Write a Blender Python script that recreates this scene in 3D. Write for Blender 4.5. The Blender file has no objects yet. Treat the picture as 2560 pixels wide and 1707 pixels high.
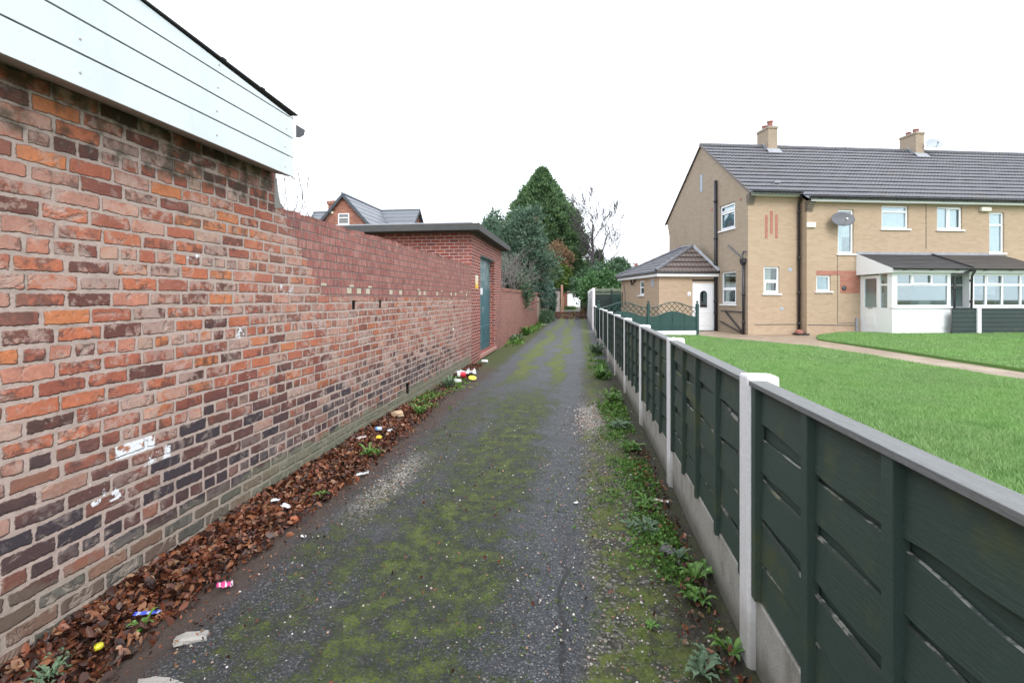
import bpy, bmesh, math, random
import numpy as np
from mathutils import Vector, Matrix
random.seed(7)
rng = np.random.default_rng(11)
S = bpy.context.scene
COL = S.collection
R = math.radians

# ------------------------------------------------------------------ object helpers
def tag(o, label=None, cat=None, group=None, kind=None):
    if label: o['label'] = label
    if cat: o['category'] = cat
    if group: o['group'] = group
    if kind: o['kind'] = kind
    return o

def empty(name, loc=(0, 0, 0), rz=0.0):
    o = bpy.data.objects.new(name, None)
    COL.objects.link(o)
    o.location = loc
    o.rotation_euler = (0, 0, rz)
    o.empty_display_size = .2
    return o

def copy_tree(o, parent=None):
    c = o.copy()
    COL.objects.link(c)
    if parent: c.parent = parent
    for ch in list(o.children): copy_tree(ch, c)
    return c

class MB:
    """collects faces, then links them as one mesh object"""
    def __init__(s): s.v = []; s.f = []; s.m = []
    def poly(s, pts, m=0):
        i = len(s.v); s.v += [tuple(p) for p in pts]
        s.f.append(tuple(range(i, i + len(pts)))); s.m.append(m)
    def hexa(s, p, m=0):
        i = len(s.v); s.v += [tuple(q) for q in p]
        for q in ((0, 3, 2, 1), (4, 5, 6, 7), (0, 1, 5, 4), (1, 2, 6, 5), (2, 3, 7, 6), (3, 0, 4, 7)):
            s.f.append(tuple(i + k for k in q)); s.m.append(m)
    def box(s, x0, x1, y0, y1, z0, z1, m=0, mp=None):
        p = [(x0, y0, z0), (x1, y0, z0), (x1, y1, z0), (x0, y1, z0), (x0, y0, z1), (x1, y0, z1), (x1, y1, z1), (x0, y1, z1)]
        if mp: p = [mp(*q) for q in p]
        s.hexa(p, m)
    def obox(s, c, size, rot, m=0):
        h = [d / 2 for d in size]
        p = []
        for z in (-1, 1):
            for x, y in ((-1, -1), (1, -1), (1, 1), (-1, 1)):
                p.append(Vector(c) + rot @ Vector((x * h[0], y * h[1], z * h[2])))
        s.hexa(p, m)
    def prism(s, pts, off, m=0):
        n = len(pts); i = len(s.v); off = Vector(off)
        s.v += [tuple(p) for p in pts] + [tuple(Vector(p) + off) for p in pts]
        s.f.append(tuple(i + k for k in range(n - 1, -1, -1))); s.m.append(m)
        s.f.append(tuple(i + n + k for k in range(n))); s.m.append(m)
        for k in range(n):
            s.f.append((i + k, i + (k + 1) % n, i + n + (k + 1) % n, i + n + k)); s.m.append(m)
    def tube(s, pts, r, seg=8, m=0, cap=True):
        pts = [Vector(p) for p in pts]
        rs = r if isinstance(r, (list, tuple)) else [r] * len(pts)
        base = len(s.v); up = None
        for k, p in enumerate(pts):
            a = pts[max(k - 1, 0)]; b = pts[min(k + 1, len(pts) - 1)]
            t = (b - a).normalized()
            if up is None:
                up = Vector((0, 0, 1)) if abs(t.z) < .9 else Vector((1, 0, 0))
            n1 = t.cross(up)
            if n1.length < 1e-5: n1 = t.cross(Vector((0, 1, 0)))
            n1.normalize(); n2 = n1.cross(t).normalized(); up = n2
            for j in range(seg):
                an = 2 * math.pi * j / seg
                s.v.append(tuple(p + (n1 * math.cos(an) + n2 * math.sin(an)) * rs[k]))
        for k in range(len(pts) - 1):
            for j in range(seg):
                a = base + k * seg + j; b = base + k * seg + (j + 1) % seg
                s.f.append((a, b, b + seg, a + seg)); s.m.append(m)
        if cap:
            s.f.append(tuple(base + j for j in range(seg - 1, -1, -1))); s.m.append(m)
            e = base + (len(pts) - 1) * seg
            s.f.append(tuple(e + j for j in range(seg))); s.m.append(m)
    def lathe(s, prof, c=(0, 0, 0), seg=16, m=0, rot=None):
        base = len(s.v); c = Vector(c)
        for r, z in prof:
            for j in range(seg):
                a = 2 * math.pi * j / seg
                q = Vector((r * math.cos(a), r * math.sin(a), z))
                if rot: q = rot @ q
                s.v.append(tuple(c + q))
        for k in range(len(prof) - 1):
            for j in range(seg):
                a = base + k * seg + j; b = base + k * seg + (j + 1) % seg
                s.f.append((a, b, b + seg, a + seg)); s.m.append(m)
        for k, rev in ((0, True), (len(prof) - 1, False)):
            if prof[k][0] > 1e-4:
                idx = [base + k * seg + j for j in range(seg)]
                s.f.append(tuple(idx[::-1] if rev else idx)); s.m.append(m)
    def build(s, name, mats, parent=None, smooth=False, bevel=0.0, flip=False):
        me = bpy.data.meshes.new(name)
        me.from_pydata(s.v, [], s.f)
        mats = mats if isinstance(mats, (list, tuple)) else [mats]
        for q in mats: me.materials.append(q)
        me.polygons.foreach_set('material_index', s.m)
        bm = bmesh.new(); bm.from_mesh(me)
        if smooth or bevel: bmesh.ops.remove_doubles(bm, verts=bm.verts, dist=1e-5)
        if not flip: bmesh.ops.recalc_face_normals(bm, faces=bm.faces)
        bm.to_mesh(me); bm.free()
        if smooth:
            me.polygons.foreach_set('use_smooth', [True] * len(me.polygons))
        o = bpy.data.objects.new(name, me)
        COL.objects.link(o)
        if parent: o.parent = parent
        if bevel:
            md = o.modifiers.new('bevel', 'BEVEL'); md.width = bevel; md.segments = 2; md.limit_method = 'ANGLE'; md.angle_limit = R(40)
        return o

def npmesh(name, V, F, mat, parent=None, smooth=False, mats=None, midx=None):
    """V (n,3) float, F (m,k) int: one mesh object from arrays"""
    me = bpy.data.meshes.new(name)
    V = np.asarray(V, np.float32); F = np.asarray(F, np.int32)
    me.vertices.add(len(V)); me.vertices.foreach_set('co', V.ravel())
    k = F.shape[1]
    me.loops.add(F.size); me.loops.foreach_set('vertex_index', F.ravel())
    me.polygons.add(len(F))
    me.polygons.foreach_set('loop_start', np.arange(0, F.size, k, dtype=np.int32))
    if smooth: me.polygons.foreach_set('use_smooth', np.ones(len(F), bool))
    for q in (mats or [mat]): me.materials.append(q)
    if midx is not None: me.polygons.foreach_set('material_index', np.asarray(midx, np.int32))
    me.update(calc_edges=True); me.validate()
    o = bpy.data.objects.new(name, me); COL.objects.link(o)
    if parent: o.parent = parent
    return o

def gridmesh(name, P, mat, parent=None, smooth=True):
    """P (nu,nv,3) -> quad grid"""
    nu, nv = P.shape[:2]
    i = np.arange(nu * nv).reshape(nu, nv)
    F = np.stack([i[:-1, :-1], i[1:, :-1], i[1:, 1:], i[:-1, 1:]], -1).reshape(-1, 4)
    return npmesh(name, P.reshape(-1, 3), F, mat, parent, smooth)

def vnoise(x, y, seed=0):
    """smooth value noise for arrays"""
    xi = np.floor(x).astype(np.int64); yi = np.floor(y).astype(np.int64)
    fx = x - xi; fy = y - yi
    fx = fx * fx * (3 - 2 * fx); fy = fy * fy * (3 - 2 * fy)
    def h(a, b):
        n = (a * 374761393 + b * 668265263 + seed * 974711) & 0x7fffffff
        n = ((n ^ (n >> 13)) * 1274126177) & 0x7fffffff
        return (n ^ (n >> 16)) % 10007 / 10007.0
    return (h(xi, yi) * (1 - fx) + h(xi + 1, yi) * fx) * (1 - fy) + (h(xi, yi + 1) * (1 - fx) + h(xi + 1, yi + 1) * fx) * fy

def fbm(x, y, seed=0, oct=4):
    x = np.asarray(x, float); y = np.asarray(y, float)
    t = 0; a = .5
    for k in range(oct):
        t = t + a * vnoise(x * 2 ** k, y * 2 ** k, seed + k * 17); a *= .5
    return t

# ------------------------------------------------------------------ material helpers
class G:
    def __init__(s, name):
        s.mat = bpy.data.materials.new(name); s.mat.use_nodes = True
        s.t = s.mat.node_tree; s.t.nodes.clear()
        s._pos = None
    def node(s, typ, **kw):
        n = s.t.nodes.new(typ)
        for k, v in kw.items(): setattr(n, k, v)
        return n
    def put(s, sock, v):
        if v is None: return
        if isinstance(v, bpy.types.NodeSocket): s.t.links.new(v, sock)
        else:
            if sock.type == 'RGBA' and len(v) == 3: v = (*v, 1)
            sock.default_value = v
    def math(s, op, a, b=None, c=None, clamp=False):
        n = s.node('ShaderNodeMath', operation=op, use_clamp=clamp)
        for k, v in enumerate((a, b, c)): s.put(n.inputs[k], v)
        return n.outputs[0]
    def add(s, a, b): return s.math('ADD', a, b)
    def sub(s, a, b): return s.math('SUBTRACT', a, b)
    def mul(s, a, b): return s.math('MULTIPLY', a, b)
    def gt(s, a, b): return s.math('GREATER_THAN', a, b)
    def mix(s, f, a, b, blend='MIX'):
        n = s.node('ShaderNodeMix', data_type='RGBA', blend_type=blend)
        s.put(n.inputs[0], f); s.put(n.inputs[6], a); s.put(n.inputs[7], b)
        return n.outputs[2]
    def mixf(s, f, a, b):
        n = s.node('ShaderNodeMix', data_type='FLOAT')
        s.put(n.inputs[0], f); s.put(n.inputs[2], a); s.put(n.inputs[3], b)
        return n.outputs[0]
    def noise(s, scale, detail=4, rough=.55, vec=None, dist=0.0, out=0):
        n = s.node('ShaderNodeTexNoise')
        s.put(n.inputs['Vector'], vec or s.pos())
        n.inputs['Scale'].default_value = scale; n.inputs['Detail'].default_value = detail
        n.inputs['Roughness'].default_value = rough; n.inputs['Distortion'].default_value = dist
        return n.outputs[out]
    def vor(s, scale, vec=None, feature='F1', out='Distance', rand=1.0):
        n = s.node('ShaderNodeTexVoronoi', feature=feature)
        s.put(n.inputs['Vector'], vec or s.pos()); n.inputs['Scale'].default_value = scale
        n.inputs['Randomness'].default_value = rand
        return n.outputs[out]
    def white(s, vec, out='Color'):
        n = s.node('ShaderNodeTexWhiteNoise', noise_dimensions='3D'); s.put(n.inputs['Vector'], vec)
        return n.outputs[out]
    def ramp(s, f, stops, interp='LINEAR'):
        n = s.node('ShaderNodeValToRGB'); r = n.color_ramp; r.interpolation = interp
        while len(r.elements) < len(stops): r.elements.new(.5)
        for e, (p, c) in zip(r.elements, stops):
            e.position = p; e.color = (*c, 1) if len(c) == 3 else c
        s.put(n.inputs[0], f); return n.outputs[0]
    def smooth(s, x, a, b, lo=0.0, hi=1.0):
        n = s.node('ShaderNodeMapRange', interpolation_type='SMOOTHSTEP')
        for k, v in enumerate((x, a, b, lo, hi)): s.put(n.inputs[k], v)
        return n.outputs[0]
    def pos(s, obj=False):
        if obj: return s.node('ShaderNodeTexCoord').outputs['Object']
        if s._pos is None: s._pos = s.node('ShaderNodeNewGeometry').outputs['Position']
        return s._pos
    def sep(s, v):
        n = s.node('ShaderNodeSeparateXYZ'); s.put(n.inputs[0], v); return n.outputs
    def comb(s, x=0.0, y=0.0, z=0.0):
        n = s.node('ShaderNodeCombineXYZ')
        for k, v in enumerate((x, y, z)): s.put(n.inputs[k], v)
        return n.outputs[0]
    def scale(s, v, f):
        n = s.node('ShaderNodeVectorMath', operation='MULTIPLY'); s.put(n.inputs[0], v); n.inputs[1].default_value = f
        return n.outputs[0]
    def island(s): return s.node('ShaderNodeNewGeometry').outputs['Random Per Island']
    def objrand(s): return s.node('ShaderNodeObjectInfo').outputs['Random']
    def out(s, color, rough=.7, h=None, dist=.01, strength=1.0, spec=.5, metal=0.0, trans=0.0, coat=0.0, sheen=0.0):
        b = s.node('ShaderNodeBsdfPrincipled')
        s.put(b.inputs['Base Color'], color); s.put(b.inputs['Roughness'], rough)
        s.put(b.inputs['Specular IOR Level'], spec); s.put(b.inputs['Metallic'], metal)
        s.put(b.inputs['Coat Weight'], coat)
        if h is not None:
            n = s.node('ShaderNodeBump'); n.inputs['Strength'].default_value = strength; n.inputs['Distance'].default_value = dist
            s.put(n.inputs['Height'], h); s.t.links.new(n.outputs[0], b.inputs['Normal'])
        o = s.node('ShaderNodeOutputMaterial')
        if trans:
            tr = s.node('ShaderNodeBsdfTranslucent'); s.put(tr.inputs[0], color)
            m = s.node('ShaderNodeMixShader'); m.inputs[0].default_value = trans
            s.t.links.new(b.outputs[0], m.inputs[1]); s.t.links.new(tr.outputs[0], m.inputs[2])
            s.t.links.new(m.outputs[0], o.inputs[0])
        else: s.t.links.new(b.outputs[0], o.inputs[0])
        return s.mat

def bricks(g, u, v, cw, ch, mortar, every=0, at=0, rag=.006, jit=.25, seed=0.0, wob=.010, closer=.5, soft=.0030):
    """brick bond from plain numbers: mask (1 on the brick), three random numbers per brick"""
    if wob:
        w = g.noise(1.3, 2, .5, vec=g.comb(u, v, seed + 3.0))
        v = g.add(v, g.mul(g.sub(w, .5), wob * 2))
    r = g.math('DIVIDE', v, ch)
    row = g.math('FLOOR', r); fv = g.math('FRACT', r)
    if every:
        isH = g.math('COMPARE', g.math('FLOORED_MODULO', row, float(every)), float(at), .1)
        width = g.mul(cw, g.sub(1.0, g.mul(isH, 1 - closer)))
    else:
        isH = 0.0; width = cw
    rr = g.white(g.comb(row, seed, 1.7), 'Value')
    t = g.add(g.math('DIVIDE', u, width), g.add(g.mul(g.math('FLOORED_MODULO', row, 2.0), .5), g.mul(rr, jit)))
    col = g.math('FLOOR', t); fu = g.math('FRACT', t)
    rnd = g.sep(g.white(g.comb(row, col, seed)))
    dx = g.mul(g.math('MINIMUM', fu, g.sub(1.0, fu)), width)
    dz = g.mul(g.math('MINIMUM', fv, g.sub(1.0, fv)), ch)
    d = g.math('SMOOTH_MIN', dx, dz, .012)
    if rag:
        n = g.noise(14, 4, .6, vec=g.comb(u, v, seed))
        n2 = g.noise(60, 3, .6, vec=g.comb(u, v, seed + 5.0))
        d = g.add(d, g.add(g.mul(g.sub(n, .5), rag * 2.2), g.mul(g.sub(n2, .5), rag)))
        d = g.sub(d, g.mul(rnd[2], rag * .6))
    mask = g.smooth(d, mortar * .5 - .0015, mortar * .5 + soft)
    return mask, rnd, d, row

def plain(name, col, rough=.6, var=.12, scale=6, spec=.5, bump=.0, bscale=60, metal=0.0, dirt=None):
    g = G(name); p = g.pos(True)
    n = g.noise(scale, 5, .6, vec=p)
    c2 = tuple(max(0, x * (1 - var * 1.6)) for x in col); c1 = tuple(min(1, x * (1 + var)) for x in col)
    c = g.mix(n, c2, c1)
    if dirt:
        d = g.smooth(g.noise(2.3, 6, .65, vec=p), .52, .72)
        c = g.mix(g.mul(d, dirt[1]), c, dirt[0])
    h = g.noise(bscale, 4, .6, vec=p) if bump else None
    return g.out(c, rough, h, bump or .01, 1.0, spec, metal)
# ------------------------------------------------------------------ materials
M = {}
def old_wall_material():
    g = G('weathered_old_brick'); x, Y, Z = g.sep(g.pos())
    u = g.add(Y, g.mul(x, 1.0)); v = Z
    m, r, d, row = bricks(g, u, v, .229, .0835, .0100, every=6, at=3, rag=.0125, jit=.35, seed=1.0, wob=.014, soft=.0050)
    fine = g.noise(38, 5, .65); mid = g.noise(11, 5, .6, dist=.6); big = g.noise(1.1, 4, .5)
    pal = g.ramp(r[0], [(0, (.105, .048, .044)), (.08, (.20, .074, .058)), (.20, (.29, .098, .066)), (.36, (.38, .128, .080)),
                        (.53, (.46, .160, .088)), (.68, (.52, .200, .090)), (.78, (.46, .215, .155)), (.87, (.41, .235, .190)), (.95, (.41, .300, .240))], 'CONSTANT')
    pal = g.mix(g.mul(r[1], .30), pal, (.30, .10, .06))
    # mid part of the wall is duller and pinker than the near part
    pal = g.mix(g.smooth(Y, 3.2, 6.0, 0, .5), pal, g.mix(r[1], (.24, .085, .058), (.40, .150, .098)))
    # soft face variation: soot, salts and flaked skins inside each brick
    soot = g.smooth(g.add(g.noise(15, 4, .62), g.mul(g.sub(r[2], .5), .30)), .52, .64)
    pal = g.mix(g.mul(soot, .66), pal, (.062, .046, .046))
    salt = g.smooth(g.add(g.noise(19, 5, .66), g.mul(g.sub(r[1], .5), .34)), .52, .66)
    pal = g.mix(g.mul(salt, .66), pal, (.50, .385, .335))
    pal = g.mix(g.smooth(fine, .25, .75, .0, .45), pal, g.mix(1.0, pal, (.62, .5, .46), 'MULTIPLY'))
    patchy = g.noise(6.5, 6, .7)
    pal = g.mix(g.smooth(patchy, .50, .72, 0, .55), pal, g.mix(1.0, pal, (1.5, 1.35, 1.15), 'MULTIPLY'))
    pal = g.mix(g.smooth(patchy, .46, .28, 0, .55), pal, g.mix(1.0, pal, (.50, .45, .48), 'MULTIPLY'))
    zone = g.noise(.9, 5, .62)
    pal = g.mix(g.smooth(zone, .50, .64, 0, .38), pal, g.mix(1.0, pal, (.62, .52, .52), 'MULTIPLY'))
    pal = g.mix(g.smooth(zone, .50, .36, 0, .30), pal, (.44, .215, .155))
    # bottom courses: hard blue-purple bricks
    low = g.smooth(g.add(Z, g.add(g.mul(g.sub(big, .5), .55), g.mul(g.sub(r[1], .5), .30))), .80, .52)
    lowp = g.ramp(r[0], [(0, (.046, .040, .048)), (.30, (.066, .044, .046)), (.52, (.098, .052, .049)), (.76, (.165, .072, .056)), (.92, (.25, .11, .075))], 'CONSTANT')
    lowp = g.mix(g.mul(salt, .35), lowp, (.22, .19, .18))
    pal = g.mix(g.mul(low, .96), pal, lowp)
    # far end next to the red brick building
    end = g.smooth(g.add(Y, g.mul(g.sub(big, .5), 1.2)), 9.0, 9.9)
    pal = g.mix(g.mul(end, .75), pal, g.mix(r[0], (.22, .075, .062), (.32, .11, .085)))
    # white paint smears
    paint = g.mul(g.gt(r[2], .965), g.smooth(g.noise(15, 6, .68), .54, .62))
    paint = g.mul(g.mul(paint, g.smooth(Y, 4.4, 3.4)), g.mul(g.smooth(Z, 2.3, 2.2), g.smooth(Z, .75, .8)))
    for (ya, yb, za, zb, th) in ((2.285, 2.53, .665, .742, .44), (2.44, 2.64, .575, .652, .50), (2.14, 2.34, .455, .60, .53)):
        b = g.mul(g.mul(g.smooth(Y, ya - .006, ya + .006), g.smooth(Y, yb + .006, yb - .006)), g.mul(g.smooth(Z, za - .006, za + .006), g.smooth(Z, zb + .006, zb - .006)))
        paint = g.math('MAXIMUM', paint, g.mul(b, g.smooth(g.noise(13, 6, .66, dist=.3), th, th + .04)))
    # mortar, sandy pink, smeared over the arrises in places
    mort = g.mix(g.noise(22, 5, .65), (.32, .245, .210), (.49, .400, .360))
    mort = g.mix(g.smooth(g.noise(5, 4), .5, .75, 0, .5), mort, (.22, .185, .16))
    smear = g.smooth(g.add(g.noise(6.5, 5, .62, dist=.9), g.smooth(Y, 3.4, 4.6, 0, .06)), .545, .70)
    mk = g.mul(m, g.sub(1.0, g.mul(smear, .68)))
    col = g.mix(mk, mort, pal)
    col = g.mix(1.0, col, (1.08, 1.06, 1.04), 'MULTIPLY')
    # later red coursing on the upper part past the tall end
    m2, q, d2, row2 = bricks(g, u, v, .118, .0835, .0075, rag=.0025, jit=.2, seed=9.0, wob=.004)
    p2 = g.ramp(q[0], [(0, (.30, .108, .094)), (.3, (.335, .122, .104)), (.6, (.365, .145, .122)), (.86, (.39, .170, .145)), (.97, (.25, .095, .088))], 'CONSTANT')
    streak = g.smooth(g.noise(26, 3, .6, vec=g.scale(g.pos(), (1, 1.6, .25))), .48, .68)
    p2 = g.mix(g.smooth(g.noise(8, 5, .7), .48, .66, 0, .5), p2, g.mix(1.0, p2, (.58, .50, .52), 'MULTIPLY'))
    p2 = g.mix(g.mul(streak, .6), p2, (.46, .32, .26))
    band = g.mul(g.smooth(Z, 1.60, 1.61), g.smooth(Z, 1.705, 1.695))
    p2 = g.mix(g.mul(band, g.gt(q[1], .86)), p2, (.56, .50, .38))
    p2 = g.mix(g.smooth(fine, .3, .8, 0, .4), p2, g.mix(1.0, p2, (.6, .55, .55), 'MULTIPLY'))
    mo2 = g.mix(g.noise(3.5, 4), (.13, .098, .085), (.34, .26, .23))
    c2 = g.mix(m2, mo2, p2)
    zq = g.mul(g.math('FLOOR', g.math('DIVIDE', Z, .0835)), .0835)
    edge = g.add(3.72, g.mul(g.sub(2.28, zq), .95))
    up = g.mul(g.gt(g.add(Y, g.mul(g.sub(g.noise(7), .5), .10)), edge), g.gt(Z, g.add(1.565, g.mul(g.sub(g.noise(3), .5), .05))))
    col = g.mix(up, col, c2)
    col = g.mix(paint, col, (.80, .82, .84))
    # algae at the foot, moss on the coping
    alg = g.smooth(g.add(g.noise(3.2, 6, .65), g.smooth(Z, .42, .02, -.28, .40)), .50, .66)
    alg = g.mul(alg, g.smooth(Y, 2.6, 4.2, .35, 1.0))
    col = g.mix(g.mul(alg, .82), col, g.mix(g.noise(18, 5, .7), (.075, .090, .042), (.33, .33, .25)))
    mos = g.mul(g.smooth(Z, 2.265, 2.325), g.smooth(g.noise(9, 5), .40, .62))
    col = g.mix(g.mul(mos, .8), col, (.055, .052, .035))
    h = g.add(g.mixf(up, mk, m2), g.add(g.mul(fine, .35), g.mul(mid, .55)))
    return g.out(col, g.mixf(mk, .92, .80), h, .012, 1.0, .3)
M['old'] = old_wall_material()

def brick_mat(name, pal, mort, cw=.225, ch=.075, mo=.011, every=0, rag=.0022, obj=True, bump=.004, stain=None, seed=2.0, top=None):
    g = G(name); p = g.pos(obj); x, y, z = g.sep(p)
    m, r, d, row = bricks(g, g.add(x, y), z, cw, ch, mo, every=every, rag=rag, jit=.06, seed=seed, wob=.0)
    c = g.ramp(r[0], pal, 'CONSTANT')
    n = g.noise(30, 5, .6, vec=p)
    c = g.mix(g.smooth(n, .3, .8, 0, .4), c, g.mix(1.0, c, (.66, .62, .6), 'MULTIPLY'))
    c = g.mix(m, g.mix(g.noise(3, 4, vec=p), mort[0], mort[1]), c)
    if stain:
        s = g.smooth(g.add(g.noise(1.3, 6, .65, vec=g.scale(p, (1, 1, .5))), 0.0), stain[1], stain[1] + .22)
        c = g.mix(g.mul(s, stain[2]), c, stain[0])
    if top:   # soot settled in a ragged band along the top courses
        s = g.smooth(g.add(z, g.mul(g.sub(g.noise(2.4, 6, .7, vec=p), .5), top[2])), top[0], top[1])
        c = g.mix(g.mul(s, top[4]), c, top[3])
    return g.out(c, .86, g.add(m, g.mul(n, .4)), bump, 1.0, .3)

M['red_brick'] = brick_mat('red_engineering_brick', [(0, (.21, .052, .042)), (.3, (.27, .066, .050)), (.65, (.31, .082, .060)), (.9, (.20, .060, .055))],
                           ((.36, .27, .24), (.52, .41, .37)), ch=.0775, mo=.013, stain=((.19, .12, .11), .50, .55))
M['pink_brick'] = brick_mat('faded_pink_brick', [(0, (.27, .105, .082)), (.4, (.32, .13, .10)), (.75, (.35, .15, .12))],
                            ((.34, .24, .20), (.42, .32, .28)), mo=.010, stain=((.22, .14, .12), .52, .5))
M['buff_brick'] = brick_mat('buff_brick', [(0, (.405, .302, .210)), (.3, (.42, .315, .222)), (.6, (.435, .328, .232)), (.88, (.39, .288, .198))],
                            ((.36, .28, .205), (.45, .365, .28)), mo=.009, bump=.002, stain=((.36, .275, .19), .54, .45))
M['buff_gable'] = brick_mat('buff_brick_greyed', [(0, (.345, .275, .205)), (.35, (.36, .288, .215)), (.7, (.375, .300, .225)), (.9, (.33, .26, .19))],
                            ((.30, .245, .185), (.40, .33, .26)), mo=.009, bump=.002, stain=((.26, .21, .16), .50, .5))
M['buff_sooty'] = brick_mat('buff_brick_sooty', [(0, (.17, .145, .115)), (.5, (.21, .18, .14)), (.8, (.15, .13, .11))],
                            ((.17, .15, .125), (.23, .20, .17)), mo=.009, bump=.002, stain=((.08, .075, .07), .5, .6))
M['far_brick'] = brick_mat('terracotta_brick', [(0, (.25, .085, .055)), (.4, (.31, .115, .07)), (.8, (.36, .15, .10))],
                           ((.26, .19, .16), (.34, .26, .22)), mo=.010, stain=((.16, .085, .07), .5, .5))
M['red_panel'] = brick_mat('salmon_brick', [(0, (.35, .145, .105)), (.5, (.39, .17, .125))], ((.33, .18, .14), (.38, .23, .18)), mo=.008, bump=.002)

def tile_mat(name, a, b, rough=.42, moss=0.0):
    g = G(name); p = g.pos(True)
    n = g.noise(2.2, 6, .65, vec=p); f = g.noise(45, 3, .6, vec=p)
    c = g.mix(n, a, b); c = g.mix(g.smooth(f, .35, .75, 0, .5), c, tuple(x * .6 for x in a))
    if moss:
        c = g.mix(g.mul(g.smooth(g.noise(1.1, 6, .7, vec=p), .57, .70), moss), c, (.10, .095, .045))
    return g.out(c, g.mixf(n, rough - .08, rough + .2), f, .004, 1.0, .5)
M['roof_tile'] = tile_mat('grey_brown_roof_tile', (.092, .092, .106), (.150, .150, .170), .34, .40)
M['roof_tile_brown'] = tile_mat('dark_brown_roof_tile', (.085, .064, .058), (.145, .112, .104), .42)
M['porch_tile'] = tile_mat('dark_slate_tile', (.030, .030, .034), (.055, .052, .055), .5)
M['porch_felt'] = tile_mat('brown_mineral_felt', (.060, .052, .046), (.085, .073, .064), .8)
M['slate_far'] = tile_mat('blue_slate', (.11, .12, .14), (.18, .195, .22), .38)

def upvc():
    g = G('white_upvc'); p = g.pos(True)
    n = g.noise(1.5, 5, .6, vec=p)
    return g.out(g.mix(n, (.76, .78, .80), (.84, .85, .86)), .32, None, spec=.5)
M['upvc'] = upvc()
def cladding():
    g = G('weathered_white_cladding'); p = g.pos()
    streak = g.noise(5, 6, .65, vec=g.scale(p, (1, 1, .22)))
    blot = g.noise(2.0, 6, .7)
    c = g.mix(g.smooth(streak, .45, .8, 0, .55), (.66, .715, .745), (.53, .57, .58))
    c = g.mix(g.smooth(blot, .60, .76, 0, .35), c, (.42, .47, .44))
    spots = g.smooth(g.noise(40, 3), .68, .74, 0, .5)
    c = g.mix(spots, c, (.38, .36, .33))
    return g.out(c, .38, None, spec=.5)
M['clad'] = cladding()
M['soffit'] = plain('grey_soffit_board', (.46, .41, .385), .7, .2)
M['black_plastic'] = plain('black_plastic', (.022, .021, .025), .38, .2)
M['dark_felt'] = plain('dark_roof_felt', (.045, .045, .05), .8, .3, bump=.003)
M['lead'] = plain('lead_flashing', (.30, .31, .34), .5, .25)
M['concrete'] = plain('grey_concrete', (.31, .29, .265), .85, .28, 4, bump=.004, bscale=90, dirt=((.10, .095, .085), .7))
def slab_mat():
    g = G('weathered_concrete_slab'); p = g.pos()
    n = g.noise(9, 6, .7); s = g.noise(5, 6, .65, vec=g.scale(p, (1, 1, .35)))
    c = g.mix(n, (.038, .039, .042), (.100, .098, .095))
    c = g.mix(g.smooth(s, .48, .72, 0, .7), c, (.065, .068, .066))
    return g.out(c, .9, n, .006)
M['slab'] = slab_mat()
def post_mat():
    g = G('white_painted_concrete'); p = g.pos(); x, y, z = g.sep(p)
    n = g.noise(55, 4, .65); b = g.noise(4, 6, .65)
    c = g.mix(n, (.68, .68, .69), (.82, .82, .84))
    c = g.mix(g.smooth(g.noise(120, 2), .64, .72, 0, .45), c, (.36, .34, .32))
    c = g.mix(g.mul(g.smooth(g.add(z, g.mul(g.sub(b, .5), .5)), .34, .0), .6), c, (.25, .235, .19))
    c = g.mix(g.smooth(b, .6, .8, 0, .3), c, (.48, .47, .44))
    return g.out(c, .82, n, .004, 1.0, .3)
M['post'] = post_mat()
def gravel_board():
    g = G('bare_concrete_board'); p = g.pos(); x, y, z = g.sep(p)
    n = g.noise(70, 4, .65); s = g.noise(6, 6, .7, vec=g.scale(p, (1, 1, .4)))
    c = g.mix(n, (.31, .305, .275), (.46, .45, .415))
    c = g.mix(g.smooth(s, .46, .74, 0, .75), c, (.17, .165, .14))
    c = g.mix(g.mul(g.smooth(g.add(z, g.mul(g.sub(s, .5), .3)), .16, .02), .75), c, (.095, .095, .07))
    return g.out(c, .88, n, .004, 1.0, .3)
M['gravel_board'] = gravel_board()
def fence_paint():
    g = G('faded_dark_green_fence_paint'); p = g.pos(); o = g.objrand()
    grain = g.noise(14, 5, .65, vec=g.scale(p, (6, 1, 9)), dist=.4)
    b = g.noise(1.6, 5, .6)
    c = g.mix(b, (.030, .052, .045), (.049, .078, .066))
    c = g.mix(g.smooth(grain, .52, .75, 0, .40), c, (.070, .098, .084))
    alg = g.smooth(g.add(g.noise(3.0, 6, .7), g.mul(g.sub(o, .5), .12)), .50, .68)
    c = g.mix(g.mul(alg, .60), c, (.085, .100, .036))
    scuff = g.smooth(g.noise(9, 5, .7, vec=g.scale(p, (3, 1, 5))), .70, .78)
    c = g.mix(g.mul(scuff, .5), c, (.20, .20, .19))
    return g.out(c, .58, grain, .0016, 1.0, .4)
M['fence'] = fence_paint()
def worn_edge():
    g = G('worn_bare_board_edge'); n = g.noise(6, 5, .7); f = g.noise(40, 3)
    c = g.mix(g.smooth(n, .50, .58), (.050, .064, .055), g.mix(f, (.20, .20, .17), (.38, .38, .35)))
    c = g.mix(g.smooth(g.noise(2.7, 5), .55, .65, 0, .7), c, (.14, .15, .05))
    return g.out(c, .8)
M['edge'] = worn_edge()
def rail_mat():
    g = G('weathered_grey_rail'); p = g.pos()
    n = g.noise(10, 5, .7, vec=g.scale(p, (8, 1, 8))); f = g.noise(60, 3)
    c = g.mix(n, (.10, .105, .105), (.21, .215, .215)); c = g.mix(g.smooth(f, .5, .7, 0, .4), c, (.12, .125, .12))
    return g.out(c, .85, n, .003)
M['rail'] = rail_mat()
M['green_paint'] = plain('bottle_green_paint', (.014, .055, .048), .5, .25, 5)
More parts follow.
